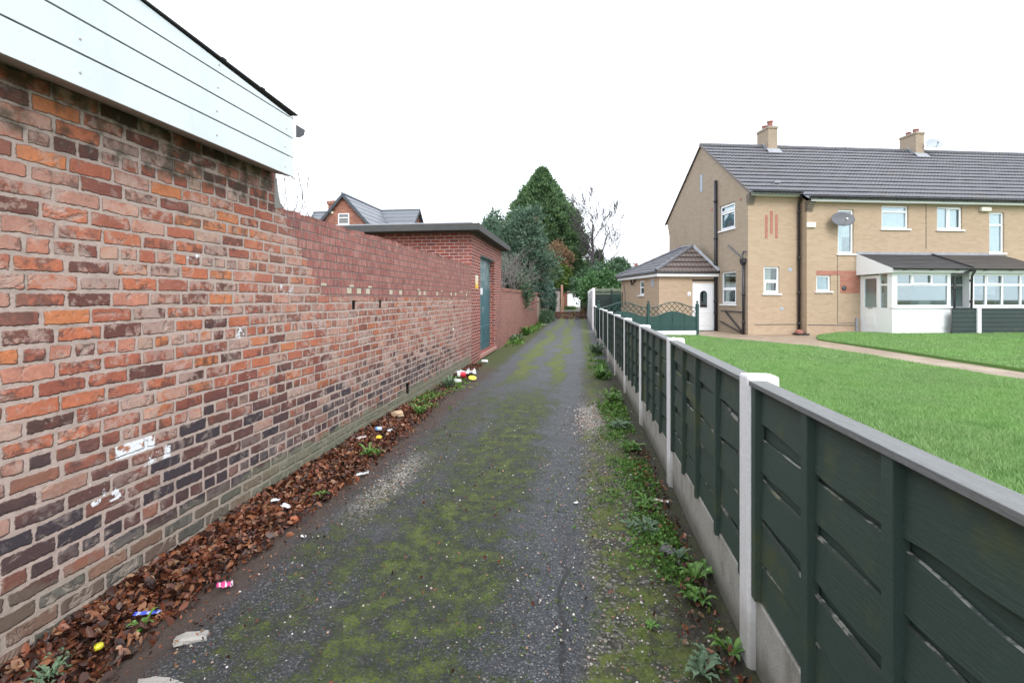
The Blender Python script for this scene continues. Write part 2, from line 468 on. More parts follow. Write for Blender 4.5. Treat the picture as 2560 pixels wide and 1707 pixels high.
M['green_dark'] = plain('dark_green_fence_board', (.018, .036, .034), .65, .3, 3, dirt=((.05, .06, .03), .5))
M['teal_door'] = None
def teal():
    g = G('faded_teal_door_paint'); p = g.pos(); x, y, z = g.sep(p)
    n = g.noise(4, 6, .65, vec=g.scale(p, (1, 1, .4)))
    c = g.mix(n, (.025, .100, .118), (.050, .160, .180))
    ch = g.mul(g.smooth(z, 1.72, 1.95), g.smooth(g.noise(9, 6, .7, vec=g.scale(p, (1, 1, .6))), .44, .60))
    c = g.mix(g.mul(ch, .75), c, (.34, .40, .39))
    return g.out(c, .48, n, .003)
M['teal_door'] = teal()
M['yellow_sign'] = plain('yellow_sign_face', (.85, .50, .03), .4, .08)
M['cream'] = plain('cream_plastic', (.74, .72, .62), .5, .06)
M['white'] = plain('white_plastic', (.78, .79, .80), .45, .05)
M['black'] = plain('flat_black', (.012, .012, .014), .6, .2)
M['pot'] = plain('terracotta_pot', (.29, .115, .090), .8, .2)
M['dish_grey'] = plain('grey_dish_metal', (.10, .105, .12), .55, .2)
M['dish_pale'] = plain('pale_dish_metal', (.34, .38, .44), .5, .12)
M['galv'] = plain('galvanised_steel', (.42, .43, .45), .45, .15, metal=.6)
M['pink_sill'] = plain('pink_concrete_sill', (.44, .24, .20), .8, .2, bump=.003)
M['tan'] = plain('tan_rendered_wall', (.34, .285, .225), .9, .22, 1.4, dirt=((.16, .14, .11), .7))
M['stone_pillar'] = plain('pinkish_rendered_pillar', (.36, .305, .28), .9, .22, 1.2, dirt=((.2, .17, .15), .6))
M['orange_pillar'] = plain('orange_brick_pillar', (.42, .24, .17), .9, .25, 5)
M['rust'] = plain('rusty_brown_board', (.17, .07, .045), .8, .3)
M['brown_hedge'] = plain('brown_twig', (.105, .088, .075), .9, .3)

def glass():
    g = G('window_glass')
    tr = g.node('ShaderNodeBsdfTransparent'); tr.inputs[0].default_value = (.80, .86, .86, 1)
    gl = g.node('ShaderNodeBsdfGlossy'); gl.inputs['Roughness'].default_value = .02
    gl.inputs['Color'].default_value = (.9, .95, .97, 1)
    fr = g.node('ShaderNodeFresnel'); fr.inputs[0].default_value = 1.6
    f = g.math('MULTIPLY_ADD', fr.outputs[0], .55, .06)
    m = g.node('ShaderNodeMixShader'); g.put(m.inputs[0], f)
    g.t.links.new(tr.outputs[0], m.inputs[1]); g.t.links.new(gl.outputs[0], m.inputs[2])
    o = g.node('ShaderNodeOutputMaterial'); g.t.links.new(m.outputs[0], o.inputs[0])
    return g.mat
M['glass'] = glass()
M['net'] = plain('net_curtain', (.78, .80, .86), .9, .1, 8)
M['drape'] = plain('beige_drape', (.62, .58, .50), .9, .15, 8)
M['blind'] = plain('pale_blue_blind', (.46, .58, .66), .8, .2, 4)
M['room'] = plain('room_plaster', (.30, .29, .27), .9, .1)

def lane_mat():
    g = G('mossy_tarmac_lane'); x, Y, Z = g.sep(g.pos())
    agg = g.vor(150, feature='F1'); aggc = g.vor(150, feature='F1', out='Color')
    gr = g.sep(aggc)[0]
    fine = g.noise(90, 4, .7); mid = g.noise(7, 6, .65); big = g.noise(1.2, 5, .6)
    tar = g.ramp(gr, [(0, (.016, .019, .023)), (.45, (.034, .039, .047)), (.75, (.064, .071, .082)), (.90, (.115, .12, .13)), (.97, (.24, .235, .225))])
    tar = g.mix(g.smooth(fine, .35, .7, 0, .6), tar, (.026, .027, .030))
    tar = g.mix(g.smooth(big, .45, .7, 0, .30), tar, (.072, .074, .078))
    tar = g.mix(g.smooth(g.noise(5, 6, .7), .5, .7, 0, .4), tar, (.022, .023, .026))
    # the tarmac colour turns greyer along the far lane
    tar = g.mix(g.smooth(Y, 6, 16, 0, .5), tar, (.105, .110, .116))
    wx = g.add(x, g.mul(g.sub(big, .5), .55))
    # moss: between the wheel tracks, along both edges
    wf = g.add(wx, g.mul(g.sub(g.noise(.30, 3, .6), .5), 1.1))
    def bump(c, w, wx=wx): return g.smooth(g.math('ABSOLUTE', g.sub(wx, c)), w, w * .25)
    near = g.smooth(Y, 9.5, 7.0); far = g.sub(1.0, near)
    mb = g.math('MAXIMUM', g.mul(bump(-.80, .70), near), g.mul(g.mul(bump(-1.45, .45), .75), near))
    mb = g.math('MAXIMUM', mb, g.mul(g.math('MAXIMUM', bump(-1.22, .36, wf), g.math('MAXIMUM', bump(-.50, .32, wf), bump(.30, .28))), far))
    patch = g.noise(2.3, 6, .68, dist=.6)
    clump = g.noise(8, 6, .72)
    mm = g.add(g.mul(mb, .60), g.add(g.mul(g.sub(patch, .5), 1.0), g.mul(g.sub(clump, .5), 1.1)))
    mm = g.add(mm, g.mul(g.sub(fine, .5), .95))
    moss = g.smooth(mm, .22, .74)
    mcol = g.mix(g.smooth(clump, .35, .68), (.026, .036, .010), (.120, .158, .020))
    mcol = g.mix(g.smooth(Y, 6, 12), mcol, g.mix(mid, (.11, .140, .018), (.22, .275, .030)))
    speck = g.smooth(fine, .38, .60, .30, 1.0)
    # right-hand verge: broken edge, grit, soil
    ver = g.smooth(g.add(x, g.mul(g.sub(patch, .5), .55)), -.02, .12)
    peb = g.vor(75, out='Color'); pv = g.sep(peb)
    grit = g.ramp(pv[0], [(0, (.024, .022, .020)), (.4, (.048, .045, .040)), (.75, (.085, .080, .072)), (.93, (.26, .24, .215))])
    grit = g.mix(g.smooth(fine, .4, .7, 0, .6), grit, (.038, .034, .026))
    gm = g.smooth(g.add(g.noise(4, 6, .7), g.add(g.mul(g.sub(fine, .5), .5), g.smooth(x, -.05, .35, -.05, .06))), .44, .58)
    grit = g.mix(g.mul(gm, .88), grit, g.mix(g.smooth(clump, .35, .65), (.026, .036, .010), (.105, .135, .020)))
    soil = g.smooth(g.add(x, g.mul(g.sub(mid, .5), .5)), .36, .56)
    grit = g.mix(g.mul(soil, .75), grit, g.mix(fine, (.016, .013, .010), (.050, .040, .028)))
    pale = g.mul(g.mul(bump(.10, .30), g.smooth(Y, 5.5, 6.0)), g.smooth(Y, 7.3, 6.7))
    grit = g.mix(g.mul(pale, .8), grit, g.mix(pv[1], (.16, .15, .135), (.40, .385, .36)))
    ver = g.mul(ver, g.smooth(Y, 13, 9))
    # left-hand gutter: trodden leaf mould
    left = g.smooth(g.add(x, g.mul(g.sub(patch, .5), .42)), -1.66, -1.90)
    mould = g.mix(mid, (.040, .028, .023), (.092, .066, .054))
    mould = g.mix(g.smooth(fine, .5, .72, 0, .5), mould, (.12, .09, .075))
    mould = g.mix(g.smooth(Y, 9, 12), mould, g.mix(mid, (.03, .04, .014), (.09, .11, .025)))
    gl = g.mul(g.mul(g.smooth(g.math('ABSOLUTE', g.add(x, 1.56)), .20, .02), g.smooth(Y, 4.9, 4.3)), g.smooth(Y, 2.9, 3.6))
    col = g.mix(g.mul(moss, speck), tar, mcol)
    col = g.mix(ver, col, grit)
    col = g.mix(left, col, mould)
    col = g.mix(g.mul(gl, g.smooth(pv[2], .45, .6)), col, (.30, .28, .245))
    # the crack where the tarmac has broken off
    ck = g.math('ABSOLUTE', g.sub(x, g.add(-.075, g.mul(g.sub(g.noise(3.5, 5, .7), .5), .16))))
    ck = g.mul(g.smooth(ck, .020, .004), g.smooth(Y, 3.4, 2.6))
    col = g.mix(g.mul(ck, .8), col, (.012, .012, .013))
    wet = g.mixf(moss, g.mixf(big, .46, .66), .9)
    wet = g.mixf(g.math('MAXIMUM', ver, left), wet, .88)
    h = g.add(g.mul(g.sub(1.0, agg), .5), g.add(g.mul(fine, .6), g.mul(g.mul(moss, fine), 1.4)))
    return g.out(col, wet, h, .009, 1.0, .45)
M['lane'] = lane_mat()

def lawn_soil():
    g = G('lawn_underlayer'); n = g.noise(1.2, 5, .6); f = g.noise(60, 4, .7)
    c = g.mix(n, (.075, .165, .030), (.115, .225, .045)); c = g.mix(g.smooth(f, .4, .7, 0, .6), c, (.045, .09, .018))
    return g.out(c, .9, f, .01)
M['lawn_soil'] = lawn_soil()
def blade():
    g = G('grass_blade'); r = g.island(); n = g.noise(.8, 4, .6); n2 = g.noise(3.5, 4, .6)
    c = g.ramp(r, [(0, (.165, .275, .095)), (.5, (.205, .335, .122)), (.85, (.245, .38, .148)), (1, (.32, .38, .20))])
    c = g.mix(g.smooth(n, .35, .7, 0, .6), c, (.22, .405, .115)); c = g.mix(g.smooth(n2, .50, .72, 0, .6), c, (.088, .225, .045))
    return g.out(c, .55, None, spec=.3, trans=.25)
M['blade'] = blade()
def paving():
    g = G('worn_paving_slab'); x, y, z = g.sep(g.pos())
    n = g.noise(3, 6, .65); f = g.noise(70, 4)
    m, r, d, row = bricks(g, x, y, .60, .60, .014, rag=.003, jit=0.0, seed=4.0, wob=0.0)
    c = g.mix(r[0], (.27, .20, .145), (.35, .275, .205)); c = g.mix(g.smooth(n, .4, .7, 0, .6), c, (.22, .165, .12))
    c = g.mix(m, (.10, .085, .06), c)
    return g.out(c, g.mixf(n, .35, .7), g.add(m, f), .004)
M['paving'] = paving()
def ground_mat():
    g = G('rough_ground'); n = g.noise(.5, 6, .6); f = g.noise(12, 5, .7)
    c = g.mix(n, (.045, .055, .022), (.08, .10, .035)); c = g.mix(g.smooth(f, .45, .7, 0, .6), c, (.05, .04, .028))
    return g.out(c, .95, f, .03)
M['ground'] = ground_mat()
def leaf_mat(name, stops, rough=.5, trans=.2, ns=.7, dark=.5, spec=.35, alt=None):
    g = G(name); r = g.island(); c = g.ramp(r, stops)
    n = g.noise(ns, 4, .6)
    c = g.mix(g.smooth(n, .38, .66, 0, dark), c, g.mix(1.0, c, (.50, .56, .55), 'MULTIPLY'))
    if alt: c = g.mix(g.smooth(g.noise(ns * .7, 3, .5, vec=g.scale(g.pos(), (1, 1, 1.3))), .60, .72, 0, .85), c, alt)
    return g.out(c, rough, None, spec=spec, trans=trans)
M['litter'] = leaf_mat('wet_dead_leaf', [(0, (.020, .010, .009)), (.28, (.055, .021, .014)), (.50, (.120, .036, .019)), (.72, (.195, .060, .027)), (.88, (.26, .105, .052)), (1, (.34, .20, .12))], .42, .08, 5.0, .75)
M['cypress'] = leaf_mat('cypress_spray', [(0, (.062, .120, .068)), (.4, (.112, .205, .100)), (.75, (.17, .275, .118)), (1, (.24, .34, .145))], .6, .3, .5, .5)
M['pine'] = leaf_mat('blue_green_needles', [(0, (.062, .115, .082)), (.5, (.105, .180, .122)), (.85, (.160, .240, .160)), (1, (.23, .29, .19))], .6, .3, .6, .45, alt=(.25, .17, .11))
M['holly'] = leaf_mat('dark_evergreen_leaf', [(0, (.040, .085, .050)), (.5, (.075, .140, .078)), (.9, (.115, .20, .10)), (1, (.16, .25, .13))], .42, .2, .8, .5)
M['ivy'] = leaf_mat('ivy_leaf', [(0, (.034, .075, .056)), (.5, (.065, .130, .098)), (.9, (.11, .18, .13)), (1, (.18, .24, .18))], .45, .12, .8, .5)
M['laurel'] = leaf_mat('bright_laurel_leaf', [(0, (.045, .125, .045)), (.5, (.095, .21, .075)), (.9, (.15, .28, .11)), (1, (.22, .34, .15))], .4, .2, .4, .6)
M['russet'] = leaf_mat('russet_leaf', [(0, (.17, .10, .055)), (.5, (.29, .18, .10)), (1, (.38, .26, .16))], .7, .2, .8, .3)
M['lime'] = leaf_mat('yellow_green_leaf', [(0, (.065, .12, .022)), (.5, (.115, .19, .034)), (1, (.18, .26, .06))], .5, .25, .8, .4)
M['weed'] = leaf_mat('weed_leaf', [(0, (.055, .135, .028)), (.5, (.105, .225, .042)), (1, (.20, .34, .075))], .45, .2, 4, .3)
M['weed_grey'] = leaf_mat('grey_green_weed_leaf', [(0, (.075, .135, .075)), (.5, (.13, .205, .12)), (1, (.21, .29, .18))], .6, .2, 4, .3)
M['bark'] = plain('grey_brown_bark', (.075, .060, .055), .95, .3, 8, bump=.01, bscale=30)
M['twig_grey'] = plain('grey_twig', (.17, .15, .145), .9, .3)
M['twig_dark'] = plain('dark_twig', (.066, .056, .060), .9, .3)
def pebble():
    g = G('pebble'); c = g.ramp(g.island(), [(0, (.10, .09, .08)), (.35, (.22, .20, .175)), (.6, (.36, .33, .29)), (.75, (.30, .14, .09)), (.88, (.52, .50, .47)), (1, (.62, .61, .60))])
    return g.out(c, .8)
M['pebble'] = pebble()
# ------------------------------------------------------------------ setting
GZ = .25                                     # level of the gardens above the lane
FX = [.705, .735, .745, .732, .715, .695, .68, .665, .655, .65, .65]   # lane face of each low post
PITCH, Y0 = 1.95, 2.25

def lane_z(x, y):
    x = np.asarray(x, float); y = np.asarray(y, float)
    z = (fbm(x * 1.3, y * 1.3, 3) - .47) * .05 + (fbm(x * 6, y * 6, 8) - .47) * .012
    z = z + np.where((x < -.06 + (fbm(y * 3, x * 0, 5) - .47) * .2) & (y < 3.6), .012, 0)
    amount = np.interp(y, [0, 2, 5, 6.6, 7.3, 8.2, 9.2, 10.6, 11.2, 40], [1, 1, .9, .75, .25, .3, .5, .35, .0, 0])
    z = z + amount * np.clip((-1.95 - x) / .5, 0, 1) ** 1.2 * .045
    z = z + np.clip((-1.7 - x) / .5, 0, 1) * np.interp(y, [1.2, 1.9, 2.6, 3.5, 6, 8], [-.17, -.125, -.09, -.065, -.035, -.02])
    far = np.clip((y - 36) / 3, 0, 1)
    z = z + far * (.20 + .2 * fbm(x * .8, y * .5, 21))
    return z

ys = np.concatenate([np.arange(.6, 8, .035), np.arange(8, 16, .1), np.arange(16, 80.5, .5)])
xs = np.linspace(-2.52, .76, 96)
XX, YY = np.meshgrid(xs, ys, indexing='ij')
tag(gridmesh('lane', np.stack([XX, YY, lane_z(XX, YY)], -1), M['lane']), kind='structure')
b = MB(); b.poly([(-900, -300, -.4), (900, -300, -.4), (900, 1500, -.4), (-900, 1500, -.4)])
tag(b.build('ground', M['ground']), kind='structure')

def patch(name, pts, z, mat):
    b = MB(); b.prism([(x, y, -.05) for x, y in pts], (0, 0, z + .05)); return tag(b.build(name, mat), kind='structure')
patch('patio', [(.86, -2), (30, -2), (30, 40), (.86, 40)], GZ, M['paving'])
L1 = [(.88, -2), (7.10, -2), (6.95, 4), (6.70, 8.28), (6.42, 11), (6.07, 13.44), (4.3, 16.0), (4.0, 17.12), (.88, 16.30)]
L2 = [(8.15, -2), (8.0, 5), (7.76, 9.59), (7.53, 13.65), (7.36, 16.0), (7.75, 17.0), (9.1, 17.9), (12.0, 18.6), (20, 20.4), (30, 20.4), (30, -2)]
def lawn_z(x, y):
    x = np.asarray(x, float); y = np.asarray(y, float)
    z = GZ + .045 + (fbm(x * .5, y * .5, 31) - .47) * .06
    return z + np.clip((x - 7.3) / 1.2, 0, 1) * np.clip((y - 9) / 8, 0, 1) * .085
def inpoly(x, y, P):
    c = np.zeros(np.shape(x), bool); n = len(P); j = n - 1
    for i in range(n):
        xi, yi = P[i]; xj, yj = P[j]
        c ^= ((yi > y) != (yj > y)) & (x < (xj - xi) * (y - yi) / (yj - yi + 1e-12) + xi)
        j = i
    return c
def lawn(name, P):
    bm = bmesh.new()
    vs = [bm.verts.new((x, y, 0)) for x, y in P]; f = bm.faces.new(vs)
    x0, x1 = min(p[0] for p in P), max(p[0] for p in P); y0, y1 = min(p[1] for p in P), max(p[1] for p in P)
    for x in np.arange(math.ceil(x0), min(x1, 20), .5): bmesh.ops.bisect_plane(bm, geom=bm.verts[:] + bm.edges[:] + bm.faces[:], plane_co=(x, 0, 0), plane_no=(1, 0, 0))
    for y in np.arange(math.ceil(y0), y1, .5): bmesh.ops.bisect_plane(bm, geom=bm.verts[:] + bm.edges[:] + bm.faces[:], plane_co=(0, y, 0), plane_no=(0, 1, 0))
    bmesh.ops.recalc_face_normals(bm, faces=bm.faces)
    if bm.faces[:][0].normal.z < 0: bmesh.ops.reverse_faces(bm, faces=bm.faces)
    rim = [e for e in bm.edges if e.is_boundary]
    r = bmesh.ops.extrude_edge_only(bm, edges=rim)
    low = [q for q in r['geom'] if isinstance(q, bmesh.types.BMVert)]
    lows = set(low)
    for q in bm.verts: q.co.z = .2 if q in lows else float(lawn_z(q.co.x, q.co.y))
    me = bpy.data.meshes.new(name); bm.to_mesh(me); bm.free(); me.materials.append(M['lawn_soil'])
    o = bpy.data.objects.new(name, me); COL.objects.link(o); return tag(o, kind='structure')
lawn('lawn', L1); lawn('lawn', L2)
# blades of grass, denser where the lawn comes close
def blades(n, P, box, h, w, seed):
    r = np.random.default_rng(seed)
    x = r.uniform(box[0], box[1], n); y = r.uniform(box[2], box[3], n)
    k = inpoly(x, y, P); x = x[k]; y = y[k]; n = len(x)
    a = r.uniform(0, 2 * np.pi, n); H = h * r.uniform(.55, 1.25, n) * (.75 + .6 * fbm(x * 1.5, y * 1.5, 77)); W = w * r.uniform(.7, 1.3, n)
    lean = r.normal(0, .45, (n, 2)) * H[:, None]
    z = lawn_z(x, y) - .004
    dx = np.cos(a) * W; dy = np.sin(a) * W
    V = np.stack([np.stack([x - dx, y - dy, z], 1), np.stack([x + dx, y + dy, z], 1), np.stack([x + lean[:, 0], y + lean[:, 1], z + H], 1)], 1).reshape(-1, 3)
    return V
V = np.concatenate([blades(290000, L1, (2.4, 7.1, 1.0, 9.5), .042, .0042, 1), blades(150000, L1, (.9, 7.0, 9.5, 17), .040, .0075, 2),
                    blades(70000, L1, (.9, 2.4, .5, 9.5), .042, .0060, 4), blades(200000, L2, (7.3, 16, 6, 20), .042, .0085, 3)])
tag(npmesh('grass', V, np.arange(len(V)).reshape(-1, 3), M['blade']), kind='stuff')

# ------------------------------------------------------------------ walls with openings
def wall(mb, mp, u0, u1, v0, v1, openings=(), depth=.1, m=0, inner=None):
    """sheet in (u,v,w) through mp, openings (u0,u1,v0,v1) cut out with reveals of the given depth"""
    us = sorted({u0, u1, *[o[k] for o in openings for k in (0, 1)]}); vs = sorted({v0, v1, *[o[k] for o in openings for k in (2, 3)]})
    us = [q for q in us if u0 <= q <= u1]; vs = [q for q in vs if v0 <= q <= v1]
    for a, c in zip(us, us[1:]):
        for d, e in zip(vs, vs[1:]):
            mu, mv = (a + c) / 2, (d + e) / 2
            if any(o[0] < mu < o[1] and o[2] < mv < o[3] for o in openings): continue
            mb.poly([mp(a, d, 0), mp(c, d, 0), mp(c, e, 0), mp(a, e, 0)], m)
    for o in openings:
        a, c, d, e = o[:4]
        q = o[4] if len(o) > 4 else depth
        for p in (((a, d), (c, d)), ((c, d), (c, e)), ((c, e), (a, e)), ((a, e), (a, d))):
            mb.poly([mp(*p[0], 0), mp(*p[1], 0), mp(*p[1], q), mp(*p[0], q)], m)

# ------------------------------------------------------------------ clad garage, near left
WX = -2.5
gar = tag(empty('brick_garage', (WX, 1.5, 0)), 'old brick garage side wall with white board cladding along its top, nearest on the left', 'garage')
def child(mb, name, mat, parent, **k):
    o = mb.build(name, mat, parent, **k); o.matrix_parent_inverse = Matrix.Translation(-parent.location) if parent.type == 'EMPTY' and not parent.parent else Matrix.Identity(4)
    return o
b = MB()
b.poly([(WX, -2, -.1), (WX, 3.68, -.1), (WX, 3.68, 2.62), (WX, -2, 2.62)])
b.poly([(WX, 3.68, -.1), (WX - .25, 3.68, -.1), (WX - .25, 3.68, 2.62), (WX, 3.68, 2.62)])
b.poly([(WX, -2, -.1), (WX - 3, -2, -.1), (WX - 3, -2, 2.57), (WX, -2, 2.57)])
b.poly([(WX - .25, 3.679, -.1), (WX - 3, 3.679, -.1), (WX - 3, 3.679, 2.57), (WX - .25, 3.679, 2.57)])
child(b, 'wall', M['old'], gar, flip=True)
CX_ = -2.3
roofz = lambda y: 3.052 + (3.625 - y) * .0605
b = MB()
for k in range(6):                                    # shiplap boards, each with a step and a groove whose shade is a black strip
    z0 = 2.537 + .158 * k; z1 = z0 + .148
    ye = 3.61; yt = 3.61
    if z1 > roofz(3.61) - .01:
        ye = 3.625 - (z0 - 3.052 + .001) / .0605; yt = 3.625 - (z1 - 3.052 + .001) / .0605
        ye = min(ye, 3.61)
    for (za, zb, x, a, c) in ((z0, z1, CX_, ye, yt),):
        if a < -1.9: continue
        c = max(c, -1.95)
        b.prism([(x, -2, za), (x, a, za), (x, c, zb), (x, -2, zb)], (-.012, 0, 0))
        b.prism([(x - .010, -2, zb - .002), (x - .010, c, zb - .002), (x - .010, c - .05, zb + .012), (x - .010, -2, zb + .012)], (-.004, 0, 0), 1)
child(b, 'cladding', [M['clad'], M['black']], gar)
b = MB()
for y, z in ((1.93, 2.60), (1.93, 2.757), (2.78, 2.595), (2.78, 2.75), (2.79, 2.905), (2.80, 3.055), (3.50, 2.59), (3.50, 2.745), (3.52, 2.90), (1.1, 2.6), (1.1, 2.75), (1.1, 2.91)):
    b = MB(); b.lathe([(.001, .004), (.005, .0035), (.0065, 0), (.0065, -.004)], (CX_, y, z), 8, 0, Matrix.Rotation(R(90), 3, 'Y')); child(b, 'nail_head', M['soffit'], gar)
b = MB(); b.box(CX_ - .014, CX_ + .006, 3.607, 3.642, 2.525, 3.035); child(b, 'corner_trim', M['upvc'], gar, bevel=.002)
b = MB(); b.prism([(CX_ - .016, -2, 2.538), (WX - .004, -2, 2.584), (WX - .004, -2, 2.592), (CX_ - .016, -2, 2.548)], (0, 5.625, 0)); child(b, 'soffit', M['soffit'], gar)
b = MB(); b.prism([(CX_ + .012, -2, roofz(-2)), (CX_ + .012, 3.66, roofz(3.66)), (CX_ + .012, 3.66, roofz(3.66) + .009), (CX_ + .012, -2, roofz(-2) + .009)], (-3.2, 0, 0))
for y in (1.1, 2.0, 2.83, 3.22): b.box(CX_ - .02, CX_ + .016, y - .02, y + .02, roofz(y) + .004, roofz(y) + .014)
child(b, 'roof', M['dark_felt'], gar)
b = MB(); prof = [(0, .0), (.055, .015), (.10, .05), (.115, .10), (0, .10)]
b.prism([(CX_ + .004, 3.645 + p * 1.15, 2.875 + q) for p, q in prof], (-2.6, 0, 0)); child(b, 'gutter', M['black_plastic'], gar)

# ------------------------------------------------------------------ long boundary wall
bw = tag(empty('boundary_wall', (WX, 3.68, 0)), 'long old brick garden wall running from the clad garage to the flat roofed brick building', 'wall')
HOLES = [(5.035, 5.125, 1.425, 1.527, .20), (5.765, 5.845, 1.425, 1.53, .20), (6.72, 6.86, .135, .305, .22)]
b = MB(); mp = lambda u, v, w: (WX - w, u, v)
wall(b, mp, 3.68, 11.012, -.1, 2.24, HOLES)
tops = []; y = 3.68
while y < 11.01:
    w = min(.118, 11.012 - y); z = 2.323 + random.uniform(-.010, .010) + .004 * math.sin(y)
    if 7.0 < y < 7.12 or 4.9 < y < 5.0: z = 2.255
    tops.append((y, y + w, z)); y += w + .0005
for (ya, yb, z) in tops:
    b.poly([(WX, ya, 2.24), (WX, yb, 2.24), (WX, yb, z), (WX, ya, z)])
    b.poly([(WX, ya, z), (WX, yb, z), (WX - .23, yb, z + .004), (WX - .23, ya, z + .004)])
    for yy in (ya, yb): b.poly([(WX, yy, 2.24), (WX - .23, yy, 2.24), (WX - .23, yy, z), (WX, yy, z)])
b.poly([(WX - .23, 3.68, -.1), (WX - .23, 11.012, -.1), (WX - .23, 11.012, 2.33), (WX - .23, 3.68, 2.33)])
o = child(b, 'brickwork', M['old'], bw, flip=True)
b = MB()
for h in HOLES:
    b.box(WX - h[4] - .005, WX - h[4], h[0], h[1], h[2], h[3])
    b.box(WX - h[4], WX - .012, h[1] - .004, h[1] - .001, h[2] + .002, h[3] - .002)
child(b, 'hole_dark_lining', M['black'], bw)  # flat black sheets standing in for the shade inside the holes
b = MB(); b.tube([(WX + .004, 9.32, .93), (WX + .02, 9.32, .93)], .028, 10); child(b, 'pipe_stub', M['cream'], bw)
# ragged mortar fillet where the tall end stops
b = MB(); pts = []
for k in range(13):
    z = 2.56 - k * .022; pts.append((3.70 + .03 * random.random() + .012 * k * (k > 8), z))
b.prism([(WX + .002, 3.66, 2.30), (WX + .002, 3.80, 2.322), (WX + .002, 3.735, 2.36), (WX + .002, 3.71, 2.44), (WX + .002, 3.69, 2.55), (WX + .002, 3.655, 2.55)], (-.2, 0, 0))
child(b, 'mortar_fillet', M['concrete'], bw)

# ------------------------------------------------------------------ flat roofed brick building with a teal door
sub = tag(empty('electricity_building', (WX, 11.013, 0)), 'small red brick building with flat concrete roof and faded teal door facing the lane', 'building')
b = MB()
wall(b, lambda u, v, w: (WX - w, u, v), 11.013, 15.365, -.1, 3.10, [(12.05, 14.20, .12, 2.68, .26)])
wall(b, lambda u, v, w: (u, 11.013 + w, v), -7.5, WX, -.1, 3.10)
wall(b, lambda u, v, w: (u, 15.365 - w, v), -7.5, WX, -.1, 3.10)
child(b, 'wall', M['red_brick'], sub, flip=True)
b = MB(); b.box(-7.8, -2.25, 10.62, 15.75, 3.10, 3.262); child(b, 'roof_slab', M['slab'], sub, bevel=.012)
b = MB(); b.box(-7.7, -2.45, 10.86, 15.6, 3.262, 3.325); child(b, 'roof_felt', M['lead'], sub, bevel=.01)
b = MB(); b.box(WX - .24, WX + .05, 12.0, 14.25, .02, .118); child(b, 'sill', M['pink_sill'], sub, bevel=.008)
b = MB(); DX = WX - .16
b.box(DX - .03, DX, 12.05, 13.11, .12, 2.66); b.box(DX - .03, DX, 13.118, 14.20, .12, 2.66)
for (ya, yb) in ((12.17, 13.0), (13.23, 14.08)):
    for k in range(8):
        z = .36 + k * .058
        b.hexa([(DX, ya, z), (DX, yb, z), (DX + .022, yb, z - .012), (DX + .022, ya, z - .012), (DX, ya, z + .012), (DX, yb, z + .012), (DX + .022, yb, z), (DX + .022, ya, z)])
dr = child(b, 'door', M['teal_door'], sub)
b = MB(); b.box(DX, DX + .02, 13.06, 13.10, 1.15, 1.32); b.tube([(DX, 13.08, 1.28), (DX + .05, 13.08, 1.28), (DX + .05, 13.0, 1.28)], .010, 6)
o = b.build('handle', M['galv'], dr)
b = MB(); b.box(WX - .15, WX - .02, 12.050, 12.062, .2, 2.66); b.box(WX - .15, WX - .02, 12.055, 14.195, 2.655, 2.678); child(b, 'door_frame', M['teal_door'], sub)
b = MB(); b.box(DX + .002, DX + .008, 12.75, 13.10, 1.655, 1.835); child(b, 'door_notice', M['white'], sub)
b = MB(); b.box(WX - .07, WX - .064, 12.063, 12.0635, 1.8, 2.1); b.box(WX - .145, WX - .03, 12.063, 12.069, 1.80, 2.11); child(b, 'jamb_notice', M['white'], sub)
b = MB(); b.box(WX + .002, WX + .010, 11.445, 11.735, 1.90, 2.12); b.box(WX + .002, WX + .010, 11.445, 11.735, 1.795, 1.898, 1)
sg = child(b, 'warning_sign', [M['cream'], M['yellow_sign']], sub)
b = MB(); b.prism([(WX + .011, 11.50, 1.93), (WX + .011, 11.68, 1.93), (WX + .011, 11.59, 2.09)], (.001, 0, 0)); b.build('warning_triangle', M['yellow_sign'], sg)

# ------------------------------------------------------------------ farther walls on the left
w3 = tag(empty('coped_wall', (WX, 15.37, 0)), 'faded pink brick wall with mossy coping beyond the flat roofed building', 'wall')
b = MB(); b.box(WX - .23, WX, 15.37, 29.0, -.1, 1.78); child(b, 'brickwork', M['pink_brick'], w3)
b = MB(); b.box(WX - .26, WX + .02, 15.37, 29.02, 1.78, 1.90); cp = child(b, 'coping', M['far_brick'], w3, bevel=.01)
b = MB()
for k in range(60):
    y = random.uniform(20.5, 27); x = WX - random.uniform(0, .22)
    b.lathe([(random.uniform(.05, .13), 0), (random.uniform(.03, .07), .03), (.005, .045)], (x, y, 1.90), 7)
child(b, 'moss_cushions', M['lime'], w3, smooth=True)
sh = tag(empty('garden_shed', (-3.2, 20, 0)), 'low shed with pale roof edge behind the pink brick wall', 'shed')
b = MB(); b.box(-5.2, -3.3, 18.2, 24.6, 0, 2.1); child(b, 'wall', M['brown_hedge'], sh)
b = MB(); b.box(-5.4, -3.15, 18.0, 24.9, 2.14, 2.24); child(b, 'roof', M['lead'], sh, bevel=.02)
w4 = tag(empty('rendered_wall', (-2.46, 29.1, 0)), 'tan rendered low wall with dark stains further along the lane', 'wall')
b = MB()
for k in range(5):
    z = 1.62 - .02 * k; b.box(-2.66, -2.46, 29.03 + k * 1.9, 29.03 + (k + 1) * 1.9 - .02, -.1, z)
child(b, 'panels', M['tan'], w4, bevel=.015)
b = MB(); b.box(-2.74, -2.42, 38.55, 38.95, -.1, 1.66); child(b, 'end_pier', M['stone_pillar'], w4, bevel=.02)
gp = tag(empty('tall_gate_pier', (-2.0, 44.2, 0)), 'tall pale rendered pier with dark cap before the white garage', 'pier')
b = MB(); b.box(-2.30, -1.72, 44.1, 44.9, .1, 2.28); child(b, 'shaft', M['stone_pillar'], gp, bevel=.02)
